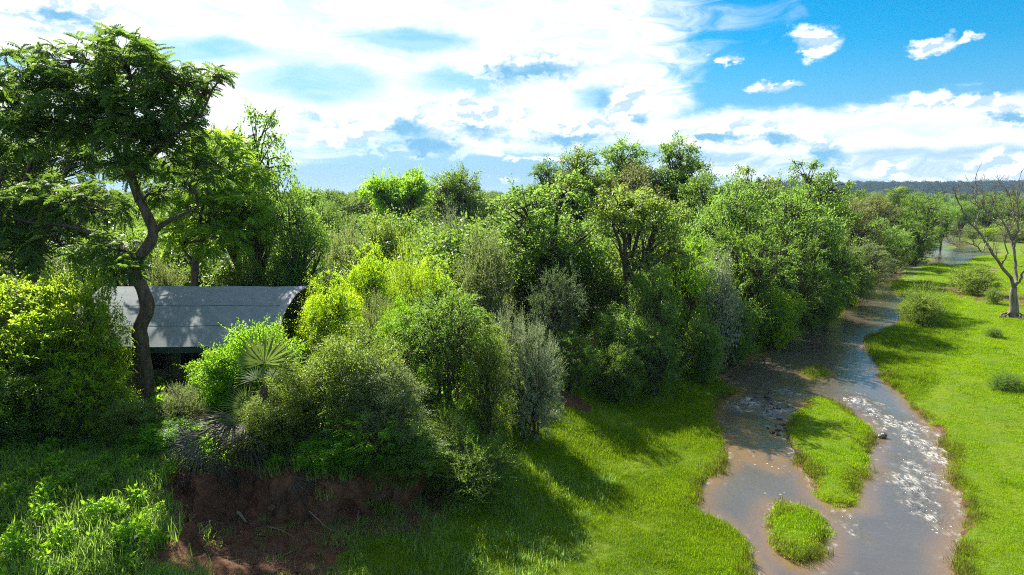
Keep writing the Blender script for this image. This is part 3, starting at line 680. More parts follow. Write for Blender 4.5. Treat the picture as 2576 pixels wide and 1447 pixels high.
put('olive_shrub', 'shrub', 1560, 42.5, 770, 160, 'yellow-flecked green bush below the slender limbed tree', 'shrub', leaf='green')
put('olive_shrub', 'shrub', 1550, 40.0, 862, 130, 'dark glossy bush at the edge of the grass slope', 'shrub', leaf='dark')
put('dense_tree', 'shrub', 1650, 42.0, 822, 140, 'dark hanging bush right of the glossy slope bush', 'shrub')
put('bright_shrub', 'shrub', 840, 25.2, 1110, 190, 'small dark green bush hanging at the middle of the red bank', 'shrub', leaf='bright')
put('bright_shrub', 'shrub', 1040, 25.3, 1090, 180, 'small green bush on the lip of the red bank at its right end', 'shrub', leaf='green')
put('tall_tree', 'tree', 60, 50, 330, 200, 'tree at the left edge behind the big feathery crown', leaf='olive')
# mid distance, left to right
put('limb_tree', 'tree', 650, 50.0, 282, 225, 'tall rounded tree behind the right side of the big tree', leaf='green')
put('tall_tree', 'tree', 560, 52, 340, 110, 'narrow tree half hidden behind the big feathery crown', leaf='olive')
put('round_tree', 'tree', 745, 46.5, 462, 135, 'lower bright green tree right of the tall rounded tree', leaf='green')
put('round_tree', 'tree', 800, 84.0, 480, 90, 'small green tree at the right skirt of the tall rounded tree', leaf='feather')
put('spread_tree', 'tree', 1008, 108, 424, 170, 'bright green tree with dark forked limbs on the skyline', rot=0.5)
put('big_dome', 'tree', 1150, 118, 418, 190, 'dark domed tree on the skyline beside the bright forked one')
put('limb_tree', 'tree', 1375, 51.0, 432, 265, 'big spreading tree with dark limbs in the centre right', rot=1.0)
put('limb_tree_b', 'tree', 1590, 48.5, 468, 225, 'slender limbed tree with glittering pale leaves right of the spreading tree', leaf='olive', rot=2.0)
put('tall_tree', 'tree', 1460, 82, 366, 130, 'tall olive tree on the left of the skyline clump', leaf='olive')
put('tall_tree', 'tree', 1572, 86, 348, 160, 'tallest broad-topped tree in the middle of the skyline clump', leaf='green')
put('tall_tree', 'tree', 1705, 82, 342, 140, 'tall open tree on the right of the skyline clump', leaf='dark')
put('round_tree', 'tree', 1585, 78, 410, 130, 'brownish olive tree below the tallest skyline tree', leaf='brown')
put('round_tree', 'tree', 1760, 76, 425, 130, 'dark tree at the right foot of the skyline clump', leaf='dark')
put('tall_tree', 'tree', 1375, 86, 398, 100, 'small-topped tree at the left foot of the skyline clump', leaf='feather')
put('round_tree', 'tree', 1690, 58, 520, 150, 'dense green tree between the slender tree and the river trees', leaf='green')
put('dense_tree', 'tree', 1720, 50, 590, 130, 'green bushy tree behind the dark slope bushes', leaf='bright')
put('thicket', 'shrub', 1215, 46, 560, 150, 'tall grey shrub left of the big spreading tree', 'shrub', leaf='grey')
put('thicket', 'shrub', 1150, 56, 520, 120, 'grey feathery shrub below the dark domed skyline tree', 'shrub', leaf='silver')
put('thicket', 'shrub', 860, 55, 560, 150, 'wide grey shrub left of the lime trees', 'shrub', leaf='grey')
put('thicket_b', 'shrub', 960, 60, 540, 120, 'olive bush right of the wide grey shrub', 'shrub', leaf='olive')
put('thicket_b', 'shrub', 620, 46, 640, 130, 'olive bush just behind the tent ridge', 'shrub', leaf='olive')
put('thicket_b', 'shrub', 730, 47, 630, 120, 'green bush behind the right end of the tent ridge', 'shrub', leaf='green')
put('thicket', 'shrub', 420, 47, 640, 110, 'pale grey bush behind the tent between the two feathery trunks', 'shrub', leaf='grey')
put('thicket_b', 'shrub', 1800, 51, 640, 130, 'pale grey-green bush with pale stems on the river bank', 'shrub', leaf='silver', bark='bark_pale')
put('droop_tree', 'tree', 1640, 45, 640, 120, 'light green bush under the slender limbed tree', leaf='green')
put('round_tree', 'tree', 1850, 66, 440, 170, 'light green rounded tree at the left of the river trees', leaf='green')
put('limb_tree', 'tree', 1910, 76, 418, 150, 'light green tree rising above the river trees', leaf='olive')
put('limb_tree', 'tree', 2060, 84, 405, 170, 'dark limbed tree at the right end of the river trees skyline', leaf='dark')
put('round_tree', 'tree', 2000, 70, 462, 190, 'bright green crown in the middle of the river trees', leaf='green')
put('dense_tree', 'tree', 1880, 58, 560, 190, 'deep green tree hanging over the shaded river bank', leaf='dark')
put('dense_tree', 'tree', 1985, 62, 585, 170, 'broad dark green tree leaning over the river bend', leaf='feather')
put('dense_tree', 'tree', 2085, 72, 545, 130, 'dark bank tree beside the river narrows', leaf='dark')
put('thicket_b', 'shrub', 1845, 52, 740, 120, 'dark low bush at the waterside under the river trees', 'shrub', leaf='dark')
put('thicket_b', 'shrub', 1950, 58, 720, 120, 'yellow-tipped bush at the waterside under the river trees', 'shrub', leaf='yellow')
put('thicket_b', 'shrub', 1765, 46, 800, 110, 'dark glossy bush at the head of the muddy inlet', 'shrub', leaf='dark')
put('thicket_b', 'shrub', 2055, 68, 670, 120, 'dark bush overhanging the river at the bend', 'shrub', leaf='dark')
put('thicket_b', 'shrub', 2125, 82, 640, 120, 'olive bush on the bank above the narrow channel', 'shrub', leaf='olive')
put('droop_tree', 'tree', 2170, 92, 600, 120, 'feathery pale green willow-like bush dipping to the channel', leaf='grey')
put('round_tree', 'tree', 2200, 108, 545, 130, 'bright rounded tree above the willow-like bush', leaf='green')
put('round_tree', 'tree', 2150, 104, 500, 120, 'brownish tree behind the bright rounded tree', leaf='brown')
put('round_tree', 'tree', 2195, 130, 486, 110, 'reddish brown tree top left of the far dark trees', leaf='brown')
put('dense_tree', 'tree', 2255, 140, 492, 120, 'dark tree under the far palm', leaf='dark')
put('dense_tree', 'tree', 2320, 152, 488, 120, 'wide dark tree at the far river mouth', leaf='dark')
put('dense_tree', 'tree', 2300, 132, 545, 110, 'very dark tree standing at the edge of the far pool', leaf='dark')
put('dense_tree', 'tree', 2250, 118, 575, 100, 'shadowy bush left of the far pool', leaf='dark')
put('round_tree', 'tree', 2372, 172, 508, 70, 'dark tree right of the wide tree at the river mouth', leaf='dark')
# right bank
put('fine_shrub', 'shrub', 2325, 68, 708, 115, 'dark feathery bush on the grass beside the river bend', 'shrub', leaf='olive')
put('thicket', 'shrub', 2442, 89, 662, 120, 'large olive-yellow bush left of the dead tree', 'shrub', leaf='olive')
put('thicket', 'shrub', 2502, 80, 722, 46, 'small grey bush between the olive bush and the dead tree', 'shrub', leaf='olive')
put('fine_shrub', 'shrub', 2530, 43.8, 928, 92, 'low dark bush alone on the grass at the right edge', 'shrub')
put('fine_shrub', 'shrub', 2497, 60.5, 832, 44, 'tiny dark bush on the grass below the dead tree', 'shrub')
for i, (dx, Y, top, w, lf, pk, lab) in enumerate([
    (2420, 222, 505, 70, 'green', 'round_tree', 'green tree behind the left limbs of the dead tree'),
    (2485, 218, 488, 90, 'feather', 'round_tree', 'taller green tree behind the middle of the dead tree'),
    (2555, 210, 492, 95, 'dark', 'round_tree', 'dark green tree behind the dead tree at the right edge'),
    (2640, 205, 486, 110, 'green', 'round_tree', 'green tree cut by the right edge behind the dead tree'),
    (2412, 228, 560, 60, 'grey', 'thicket', 'grey-green bush on the far shore of the pool'),
    (2452, 214, 566, 60, 'olive', 'thicket', 'olive bush on the far shore right of the grey one'),
    (2495, 200, 572, 50, 'yellow', 'thicket_b', 'yellow-green bush under the trees behind the dead tree'),
    (2560, 192, 566, 90, 'grey', 'thicket', 'grey bush behind the dead trunk at the right edge')]):
    put(pk, 'tree' if 'tree' in pk else 'shrub', dx, Y, top, w, lab, 'tree' if 'tree' in pk else 'shrub', leaf=lf)
# ------------------------------------------------------------------ feathery trees with bipinnate leaves
def frond_template(seed, pairs=10):
    rng = np.random.default_rng(seed); V_, F_, k = [], [], 0
    def sp(t): return np.array([t * 0.93, 0, 0.10 * math.sin(t * 2.2) - 0.60 * t * t])
    for i in range(pairs):
        t = 0.16 + 0.84 * i / (pairs - 1); p = sp(t); q = nrm(sp(t + 0.02) - sp(t))
        ln = 0.34 * math.sin(math.pi * (0.18 + 0.74 * (1 - t) + 0.06)) + 0.05
        for s in (-1, 1):
            ax = nrm(q * 0.45 + np.array([0, s * 0.9, -0.16 + rng.normal(0, 0.10)]))
            v, f = leaf_quads(p[None], ax[None], np.array([[0.2, 0, 1.0]]), ln * rng.uniform(0.85, 1.15), 0.12, 0.12)
            V_.append(v); F_.append(f + k); k += 4
    a = np.array([sp(t) for t in (0, 0.5, 1)])
    for i in range(2):
        V_.append(np.array([a[i] + (0, 0.012, 0), a[i + 1] + (0, 0.006, 0), a[i + 1] - (0, 0.006, 0), a[i] - (0, 0.012, 0)])); F_.append(np.arange(4)[None] + k); k += 4
    return np.concatenate(V_), np.concatenate(F_)
FRONDS = [frond_template(s) for s in (1, 2, 3)]
def frond_frames(rng, c, out, per):
    n = len(c) * per
    a = np.tile(np.arange(per) * 2 * math.pi / per, len(c)) + np.repeat(rng.uniform(0, 6.28, len(c)), per) + rng.normal(0, 0.25, n)
    d = np.stack([np.cos(a), np.sin(a), np.zeros(n)], -1)
    o = np.repeat(out, per, 0)
    x = nrm(d * 1.0 + o * 0.75 + np.stack([np.zeros(n), np.zeros(n), rng.uniform(-0.55, 0.85, n)], -1))
    up = nrm(np.array([0, 0, 1.0]) + rng.normal(0, 0.5, (n, 3)))
    y = nrm(np.cross(up, x)); z = np.cross(x, y)
    Rm = np.stack([x, y, z], -1)
    return np.repeat(c, per, 0) + rng.normal(0, 0.05, (n, 3)), Rm, rng.uniform(0.7, 1.15, n)
def fronds_mesh(name, pos, Rm, sc, which, rng, m, ln):
    parts = []
    for k, (tv, tf) in enumerate(FRONDS):
        sel = np.where(which == k)[0]
        if not len(sel): continue
        v = np.einsum('nij,kj->nki', Rm[sel] * (sc[sel] * ln)[:, None, None], tv) + pos[sel][:, None]
        f = (np.arange(len(sel)) * len(tv))[:, None, None] + tf[None]
        r = np.repeat(np.clip(rng.normal(0.5, 0.22, len(sel)), 0, 1), len(tf))
        parts.append((v.reshape(-1, 3), f.reshape(-1, 4), r))
    return leaf_mesh(name, parts, m)
def feather_tree(name, seed, base, trunk, limbs, lobes, label, r0, whorls, per, ln, leafm, n_parts, cat='tree'):
    rng = np.random.default_rng(seed); base = np.array(base, float)
    root = empty(name, tuple(base), label, cat)
    w = Wood()
    tp = spline(np.array(trunk) - base, 36)
    tt = np.linspace(0, 1, 36)
    w.tube(tp, r0 * (1.18 - 0.55 * tt) * (1 + 0.10 * np.sin(tt * 37) * 0.6 + 0.35 * np.exp(-tt * 14)), 12)
    ends = [tp[-1], tp[26], tp[30]]
    lp = []
    for a in limbs:
        q = spline(np.array(a[0]) - base, 18); lp.append(q)
        w.tube(q, np.linspace(a[1], a[1] * 0.28, 18), 8)
    allp = np.concatenate([tp[22:]] + [q[5:] for q in lp])
    cs, outs = [], []
    rs = np.array([l[1] for l in lobes]); num = np.maximum(4, (whorls * rs ** 2 / (rs ** 2).sum()).astype(int))
    for (c, r), k in zip(lobes, num):
        c = np.array(c) - base
        j = np.argmin(np.linalg.norm(allp - c, axis=1) + 0.6 * np.maximum(0, allp[:, 2] - c[2]))
        s = allp[j]; h = (s + c) / 2 + np.array([0, 0, 0.10 * np.linalg.norm(c - s)])
        br = bez(s, h, c, 8, rng, 0.12); w.tube(br, np.linspace(0.085, 0.035, 8), 5)
        d = rdir(rng, k, -0.6); u = rng.uniform(0.25, 1, k) ** 0.4
        cc = c + d * (r * u)[:, None] * np.array([1, 1, 0.8])
        for q in range(k):
            s2 = br[rng.integers(3, 8)]
            w.tube(bez(s2, (s2 + cc[q]) / 2 + np.array([0, 0, 0.15]), cc[q], 5, rng, 0.06), np.linspace(0.03, 0.010, 5), 4)
        cs.append(cc); outs.append(d)
    cs, outs = np.concatenate(cs), np.concatenate(outs)
    link('trunk', w.mesh(name + '_wood', M['bark_big']), root)
    pos, Rm, sc = frond_frames(rng, cs, outs, per)
    which = rng.integers(0, 3, len(pos))
    od = np.repeat(outs, per, 0)
    score = -od[:, 1] * 1.2 + od[:, 2] * 0.5 + rng.uniform(0, 0.6, len(pos))
    pick = np.zeros(len(pos), bool)
    if n_parts: pick[np.argsort(-score)[:n_parts]] = True
    rest = ~pick
    o = link('crown', fronds_mesh(name + '_leaves', pos[rest], Rm[rest], sc[rest], which[rest], rng, leafm, ln), root)
    if n_parts:
        o['kind'] = 'stuff'
        singles = [leaf_mesh('leaf', [(tv, tf, np.full(len(tf), 0.5))], leafm) for tv, tf in FRONDS]
        for i in np.where(pick)[0]:
            lo = link('leaf', singles[which[i]], root)
            mm = Matrix(Rm[i].tolist()).to_4x4() @ Matrix.Scale(float(sc[i] * ln), 4)
            mm.translation = Vector(pos[i]); lo.matrix_local = mm
    return root
YB = 31.0
def v3(dx, dy, Y=YB): return tuple(V(dx, dy, Y))
bx, by = V(364, 1005, YB).x, YB
tr = [(bx, by, gz(bx, by) - 0.3)] + [v3(*q) for q in [(362, 930), (354, 860), (352, 825), (371, 775), (358, 725), (338, 690), (346, 652), (377, 612), (385, 580), (372, 545), (352, 505)]]
lim = [([v3(372, 545), v3(338, 470), v3(312, 415, 31.2), v3(275, 357, 31.6), v3(230, 325, 32), v3(183, 312, 32.3), v3(120, 300, 32.6)], 0.17),
       ([v3(352, 505), v3(330, 440, 31.3), v3(318, 350, 31.5), v3(335, 260, 31.2), v3(325, 180, 31)], 0.22),
       ([v3(380, 595), v3(405, 568, 31), v3(445, 546, 31), v3(500, 520, 31.5)], 0.16),
       ([v3(330, 440, 31.3), v3(390, 380, 30.6), v3(450, 330, 30.2), v3(505, 285, 30.2), v3(535, 225, 30.2), v3(560, 195, 30.2)], 0.10),
       ([v3(346, 652), v3(280, 610, 31.5), v3(180, 570, 32.5), v3(80, 560, 33), v3(-30, 540, 33)], 0.13)]
# the lower boughs hang at the back of the crown, the top leans to the front
lob = [(v3(*q[:2], YB + q[2]), q[3]) for q in [
    (60, 190, -0.6, 1.5), (185, 150, -1.0, 1.45), (310, 150, -1.2, 1.35), (395, 190, -1.2, 1.2), (-60, 230, 0, 1.7), (150, 240, -1.6, 1.4), (40, 280, 0.6, 1.5), (255, 250, 0.5, 1.5), (360, 285, -1.0, 1.5), (445, 265, 0.3, 1.0),
    (545, 195, -0.8, 0.62), (500, 215, -0.8, 0.6), (505, 245, -0.6, 0.5), (460, 205, -0.8, 0.55), (140, 390, 7.6, 2.0), (20, 430, 7.2, 2.1), (-90, 410, 7, 2.1), (240, 400, 7.4, 1.9), (430, 370, 0.6, 1.4), (490, 430, 0.5, 1.2),
    (150, 510, 3.6, 1.7), (20, 560, 3.2, 1.8), (-90, 560, 3.2, 1.8), (240, 520, 2.4, 1.5), (150, 620, 2.2, 1.5), (290, 630, 0.2, 1.1), (310, 690, -0.9, 0.8), (50, 650, 2.2, 1.5), (420, 480, 1.8, 1.1), (330, 200, 1.5, 1.5), (250, 320, 0.2, 1.4), (120, 315, -1.6, 1.2), (30, 345, -1.8, 1.3), (215, 330, -1.4, 1.1), (-60, 330, -1.5, 1.3), (450, 325, -0.6, 0.95), (400, 385, -1.0, 1.05), (325, 345, -1.8, 1.15), (330, 430, -1.8, 0.9), (400, 300, -1.6, 0.9)]]
feather_tree('big_tree', 11, (bx, by, gz(bx, by)), tr, lim, lob, 'big feathery-leaved tree with dark bent trunk in front of the tent', 0.31, 960, 7, 0.60, M['feather'], 280)
YC = 44.2
cx, cyy = V(490, 700, YC).x, YC
def v4(dx, dy, o=0.0): return tuple(V(dx, dy, YC + o))
trc = [(cx, cyy, gz(cx, cyy) - 0.3)] + [v4(*q) for q in [(490, 760), (489, 715), (491, 670), (494, 630), (500, 590)]]
limc = [([v4(491, 665), v4(470, 640), v4(455, 610), v4(440, 570)], 0.12), ([v4(496, 620), v4(540, 580), v4(590, 550)], 0.15), ([v4(500, 590), v4(505, 540), v4(520, 490)], 0.16)]
lobc = [(v4(*q[:2], q[2]), q[3]) for q in [(520, 470, 0, 2.1), (575, 450, 1, 1.8), (455, 520, 0, 2.0), (590, 540, -1, 2.2), (625, 575, 0, 1.6), (520, 560, -1.6, 2.0), (440, 590, 1, 1.6), (560, 610, -1, 1.7), (480, 610, 1.5, 1.7), (640, 545, 1, 1.4), (540, 392, 0, 1.9), (470, 412, 0, 1.9), (605, 432, 0.5, 1.8), (405, 432, 0, 1.7)]]  # the last four high lobes are added to cast shade on the tent roof
feather_tree('feathery_tree', 12, (cx, cyy, gz(cx, cyy)), trc, limc, lobc, 'smaller light green feathery tree with straight dark trunk behind the tent roof', 0.27, 330, 7, 0.72, leaf_mat('light_feathery_leaves', (0.045, 0.105, 0.016), (0.095, 0.165, 0.022), (0.22, 0.33, 0.022), 0.42), 0)
# ------------------------------------------------------------------ safari tent
def plain(name, col, rough=0.8, nscale=12.0, var=0.25, bump=0.0, spec=0.3, weave=False):
    m, g = mat(name)
    p = g.n('ShaderNodeTexCoord').outputs['Object']
    n = g.noise(p, nscale, 5, 0.6).outputs[0]
    c = g.mix(g.ss(n, 0.25, 0.75), tuple(x * (1 - var) for x in col), tuple(min(1, x * (1 + var)) for x in col))
    b = g.n('ShaderNodeBsdfPrincipled', inp={'Base Color': c, 'Roughness': rough, 'Specular IOR Level': spec})
    if weave:
        w1 = g.n('ShaderNodeTexWave', wave_type='BANDS', bands_direction='Z', inp={'Vector': p, 'Scale': 9.0, 'Distortion': 1.5, 'Detail': 2.0}).outputs['Fac']
        bp = g.n('ShaderNodeBump', inp={'Strength': 0.10, 'Distance': 0.02, 'Height': w1}); g.put(b.inputs['Normal'], bp.outputs[0])
    elif bump:
        bp = g.n('ShaderNodeBump', inp={'Strength': bump, 'Distance': 0.03, 'Height': n}); g.put(b.inputs['Normal'], bp.outputs[0])
    g.out(b.outputs[0]); return m
MT = {'net': plain('grey_shade_net', (0.255, 0.285, 0.285), 0.85, 2.5, 0.12, 0.0, 0.08, True), 'band': plain('pale_canvas_edge', (0.30, 0.30, 0.295), 0.6, 6, 0.15, 0.3),
      'fascia': plain('green_canvas_valance', (0.035, 0.065, 0.050), 0.7), 'wall': plain('brown_canvas', (0.15, 0.125, 0.085), 0.85, 5, 0.2, 0.3),
      'mesh': plain('dark_window_net', (0.010, 0.010, 0.010), 0.7), 'pole': plain('dark_pole', (0.035, 0.028, 0.022), 0.6), 'deck': plain('deck_wood', (0.11, 0.075, 0.048), 0.8, 20)}
def box(name, lo, hi, m, parent=None, bev=0.0):
    (x0, y0, z0), (x1, y1, z1) = lo, hi
    v = [(x, y, z) for z in (z0, z1) for y in (y0, y1) for x in (x0, x1)]
    f = [(0, 2, 3, 1), (4, 5, 7, 6), (0, 1, 5, 4), (2, 6, 7, 3), (0, 4, 6, 2), (1, 3, 7, 5)]
    return mesh_obj(name, v, f, m, parent)
def build_tent():
    rx = V(774, 721, 38).x; x0, x1 = V(205, 760, 36).x, rx
    fz = 3.15
    root = empty('safari_tent', ((x0 + x1) / 2, 38, 0), 'grey barrel-roofed safari tent half hidden by bushes behind the big trunk', 'tent')
    ox, oy = root.location.x, root.location.y
    prof = spline(np.array([(0, 38, 8.08), (0, 36.6, 7.58), (0, 35.3, 7.02), (0, 34.1, 6.42), (0, 32.95, 5.74)]), 25)[:, 1:]
    inset = np.interp(np.linspace(0, 1, 25), [0, 0.15, 0.45, 0.75, 1], [0.0, 0.34, 0.46, 0.34, 0.2])
    def sheet(name, rows, xa, xb, m, nx=60, th=0.02, back=False, sag=0.03, i0=0):
        v = []
        for lay in (0, -th):
            for ri, (y, z) in enumerate(rows):
                xs = np.linspace(xa - (inset[i0 + ri] if xa > x0 + 1 else 0), xb - inset[i0 + ri], nx)
                yy = 76 - y if back else y
                u = (xs - x0) / (x1 - x0)
                dz = -sag * np.sin(u * math.pi * 3) ** 2 + 0.006 * np.sin(u * 41 + z)
                v.append(np.stack([xs - ox, np.full(nx, yy - oy), z + dz + lay], -1))
        n = len(rows); v = np.concatenate(v); f = grid_faces(nx, n)
        if not back: pass
        return mesh_obj(name, v, np.concatenate([f, f[:, ::-1] + n * nx]), m, root, smooth=True)
    i = 9
    sheet('roof_panel', prof[:i + 1], x0, x1 - 0.42, MT['net'])
    lower = prof[i:].copy(); lower[:, 1] -= 0.006
    sheet('roof_panel', lower, x0, x1 - 0.42, MT['net'], i0=i)
    sheet('roof_panel', prof[:i + 1], x0, x1 - 0.42, MT['net'], back=True)
    sheet('roof_panel', lower, x0, x1 - 0.42, MT['net'], back=True, i0=i)
    for bk in (False, True):
        b = prof.copy(); b[:, 1] += 0.015
        sheet('edge_band', b, x1 - 0.44, x1, MT['band'], 5, 0.05, bk, 0.03)
    # seam cords
    for k in (i, 17):
        w = Wood(); y, z = prof[k]; xs = np.linspace(x0, x1 - 0.46 - inset[k], 60); u = (xs - x0) / (x1 - x0)
        w.tube(np.stack([xs - ox, np.full(60, y - oy - 0.004), z + 0.004 - 0.03 * np.sin(u * math.pi * 3) ** 2 + 0.006 * np.sin(u * 41 + z)], -1), 0.008, 4)
        o = link('seam_cord', w.mesh('seam', MT['pole']), root)
    ez = prof[-1][1]
    for yy in (32.95, 43.05):
        box('valance', (x0 - ox, yy - 0.03 - oy, ez - 0.34), (x1 - 0.65 - ox, yy + 0.02 - oy, ez + 0.0 - 0.07), MT['fascia'], root)
    # rafters, poles and tie beams of the gable ends
    for xg in (x1 - 0.62, x0 + 0.12, (x0 + x1) / 2):
        for s in (1, -1):
            w = Wood(); pr = prof.copy(); yy = pr[:, 0] if s == 1 else 76 - pr[:, 0]
            w.tube(np.stack([np.full(len(pr), xg - ox), yy - oy, pr[:, 1] - 0.17], -1), 0.045, 6); link('rafter', w.mesh('rafter', MT['pole']), root)
        for yy in (33.3, 38.0, 42.7):
            w = Wood(); top = 7.9 if yy == 38.0 else 5.55
            w.tube(np.array([(xg - ox, yy - oy, fz - 0.9), (xg - ox, yy - oy, (fz + top) / 2), (xg - ox, yy - oy, top)]), 0.06, 8); link('pole', w.mesh('pole', MT['pole']), root)
        box('tie_beam', (xg - 0.05 - ox, 34.5 - oy, 6.1), (xg + 0.05 - ox, 41.5 - oy, 6.26), MT['pole'], root)
    # inner canvas room
    wx0, wx1 = x0 + 0.8, x1 - 2.6
    wy0, wy1 = 34.3, 41.6
    wl = box('wall', (wx0 - ox, wy0 - oy, fz), (wx1 - ox, wy0 + 0.06 - oy, 5.9), MT['wall'], root)
    n = 5; step = (wx1 - wx0) / n
    for k in range(n):
        a = wx0 + (k + 0.2) * step; b = a + 0.6 * step
        w_ = box('window', (a - ox, wy0 - 0.035 - oy, 4.25), (b - ox, wy0 - 0.004 - oy, 5.45), MT['mesh'], root)
        for (p, q) in [((a - 0.06, 4.19), (b + 0.06, 4.246)), ((a - 0.06, 5.454), (b + 0.06, 5.51)), ((a - 0.06, 4.25), (a - 0.004, 5.45)), ((b + 0.004, 4.25), (b + 0.06, 5.45))]:
            box('frame', (p[0] - ox, wy0 - 0.05 - oy, p[1]), (q[0] - ox, wy0 - 0.006 - oy, q[1]), MT['wall'], w_)
    box('wall', (wx0 - ox, wy1 - oy, fz), (wx1 - ox, wy1 + 0.06 - oy, 5.9), MT['wall'], root)
    for xx in (wx0 - 0.06, wx1):
        box('wall', (xx - ox, wy0 - oy, fz), (xx + 0.06 - ox, wy1 - oy, 5.9), MT['wall'], root)
    # deck of planks and a rail at the open end
    box('deck_base', (x0 - ox, 33.5 - oy, fz - 0.35), (x1 + 1.6 - ox, 42.5 - oy, fz - 0.05), MT['pole'], root)
    npk = 40; pw = (42.5 - 33.5) / npk
    pm = None
    for k in range(npk):
        y0 = 33.5 + k * pw
        if pm is None:
            o = box('deck_plank', (x0 - ox, 0.006, fz - 0.048), (x1 + 1.6 - ox, pw - 0.006, fz - 0.004), MT['deck'], root); pm = o.data
        else: o = link('deck_plank', pm, root)
        o.location = (0, y0 - oy, 0)
    for yy in np.linspace(33.6, 42.4, 6):
        box('rail_post', (x1 + 1.45 - ox, yy - 0.04 - oy, fz - 0.004), (x1 + 1.53 - ox, yy + 0.04 - oy, fz + 0.95), MT['pole'], root)
    for zz in (0.45, 0.95):
        w = Wood(); w.tube(np.array([(x1 + 1.49 - ox, 33.55 - oy, fz + zz), (x1 + 1.49 - ox, 38 - oy, fz + zz), (x1 + 1.49 - ox, 42.45 - oy, fz + zz)]), 0.035, 6); link('rail', w.mesh('rail', MT['pole']), root)
        w = Wood(); w.tube(np.array([(x1 + 1.49 - ox, 33.55 - oy, fz + zz), (x1 + 0.7 - ox, 33.55 - oy, fz + zz), (x1 - ox, 33.55 - oy, fz + zz)]), 0.035, 6); link('rail', w.mesh('rail', MT['pole']), root)
build_tent()
# ------------------------------------------------------------------ scattered stuff (one object each)
def gn_scatter():
    t = bpy.data.node_groups.new('scatter', 'GeometryNodeTree')
    t.interface.new_socket('Geometry', in_out='INPUT', socket_type='NodeSocketGeometry')
    t.interface.new_socket('Geometry', in_out='OUTPUT', socket_type='NodeSocketGeometry')
    nd = t.nodes; L = t.links.new
    gi, go = nd.new('NodeGroupInput'), nd.new('NodeGroupOutput')
    def attr(name, ty):
        a = nd.new('GeometryNodeInputNamedAttribute'); a.data_type = ty; a.inputs[0].default_value = name
        return next(o for o in a.outputs if o.enabled and o.name == 'Attribute')
    grp = attr('grp', 'INT')
    cmp_ = nd.new('FunctionNodeCompare'); cmp_.data_type = 'INT'; cmp_.operation = 'LESS_THAN'
    ins = [i for i in cmp_.inputs if i.enabled]
    L(grp, ins[0]); ins[1].default_value = 0
    sep = nd.new('GeometryNodeSeparateGeometry'); sep.domain = 'POINT'
    L(gi.outputs[0], sep.inputs[0]); L(cmp_.outputs[0], sep.inputs[1])
    spl = nd.new('GeometryNodeSplitToInstances'); spl.domain = 'POINT'
    L(sep.outputs[1], spl.inputs[0]); L(grp, spl.inputs['Group ID'])
    iop = nd.new('GeometryNodeInstanceOnPoints')
    L(sep.outputs[0], iop.inputs['Points']); L(spl.outputs[0], iop.inputs['Instance'])
    iop.inputs['Pick Instance'].default_value = True
    L(attr('var', 'INT'), iop.inputs['Instance Index'])
    L(attr('rot', 'FLOAT_VECTOR'), iop.inputs['Rotation']); L(attr('sc', 'FLOAT_VECTOR'), iop.inputs['Scale'])
    L(iop.outputs[0], go.inputs[0])
    return t
GN = gn_scatter()
def scatter(name, variants, pts, rot, sc, var, mats, label, cat=None):
    # variants: list of (verts, quads, rnd, material index)
    vs_, fs_, rs_, ms_, gs_ = [], [], [], [], []; k = 0
    for i, (v, f, r, mi) in enumerate(variants):
        vs_.append(v); fs_.append(f + k); rs_.append(r); ms_.append(np.full(len(f), mi)); gs_.append(np.full(len(v), i)); k += len(v)
    n = len(pts)
    allv = np.concatenate(vs_ + [pts]); f = np.concatenate(fs_)
    o = mesh_obj(name, allv, f, None, attrs={'rnd': ('FACE', np.concatenate(rs_))})
    me = o.data
    for m in mats: me.materials.append(m)
    me.polygons.foreach_set('material_index', np.concatenate(ms_).astype(np.int32))
    def add(an, ty, val, fld):
        a = me.attributes.new(an, ty, 'POINT'); a.data.foreach_set(fld, val.ravel())
    pad = np.zeros((k, 3), np.float32)
    add('grp', 'INT', np.concatenate(gs_ + [np.full(n, -1)]).astype(np.int32), 'value')
    add('var', 'INT', np.concatenate([np.zeros(k), var]).astype(np.int32), 'value')
    add('rot', 'FLOAT_VECTOR', np.concatenate([pad, rot]).astype(np.float32), 'vector')
    add('sc', 'FLOAT_VECTOR', np.concatenate([pad, sc]).astype(np.float32), 'vector')
    md = o.modifiers.new('scatter', 'NODES'); md.node_group = GN
    tag(o, label, cat, None, 'stuff')
    return o
def blades(seed, n, rad, h0, h1, w, curve=0.5, segs=2):
    rng = np.random.default_rng(seed)
    a = rng.uniform(0, 6.28, n); r = rad * np.sqrt(rng.uniform(0, 1, n))
    b = np.stack([r * np.cos(a), r * np.sin(a), np.full(n, -0.03)], -1)
    d = rng.uniform(0, 6.28, n); lean = rng.uniform(0.1, 1.0, n) * curve
    hd = np.stack([np.cos(d), np.sin(d), np.zeros(n)], -1); h = rng.uniform(h0, h1, n)[:, None]
    s = np.stack([-np.sin(d), np.cos(d), np.zeros(n)], -1)
    v, f = [], []
    rows = []
    for t in np.linspace(0, 1, segs + 1):
        c = b + h * (np.array([0, 0, 1.0]) * (t - 0.45 * lean[:, None] * t * t) + hd * lean[:, None] * t ** 1.7)
        ww = w * (1 - t * 0.92) * rng.uniform(0.8, 1.2, n)[:, None]
        rows += [c - s * ww / 2, c + s * ww / 2]
    v = np.stack(rows, 1)
    k = 2 * (segs + 1); base = (np.arange(n) * k)[:, None]
    for i in range(segs): f.append(base + np.array([[2 * i, 2 * i + 1, 2 * i + 3, 2 * i + 2]]))
    f = np.concatenate(f); r = np.tile(np.clip(rng.normal(0.5, 0.25, n), 0, 1), segs)
    return v.reshape(-1, 3), f, r, 0
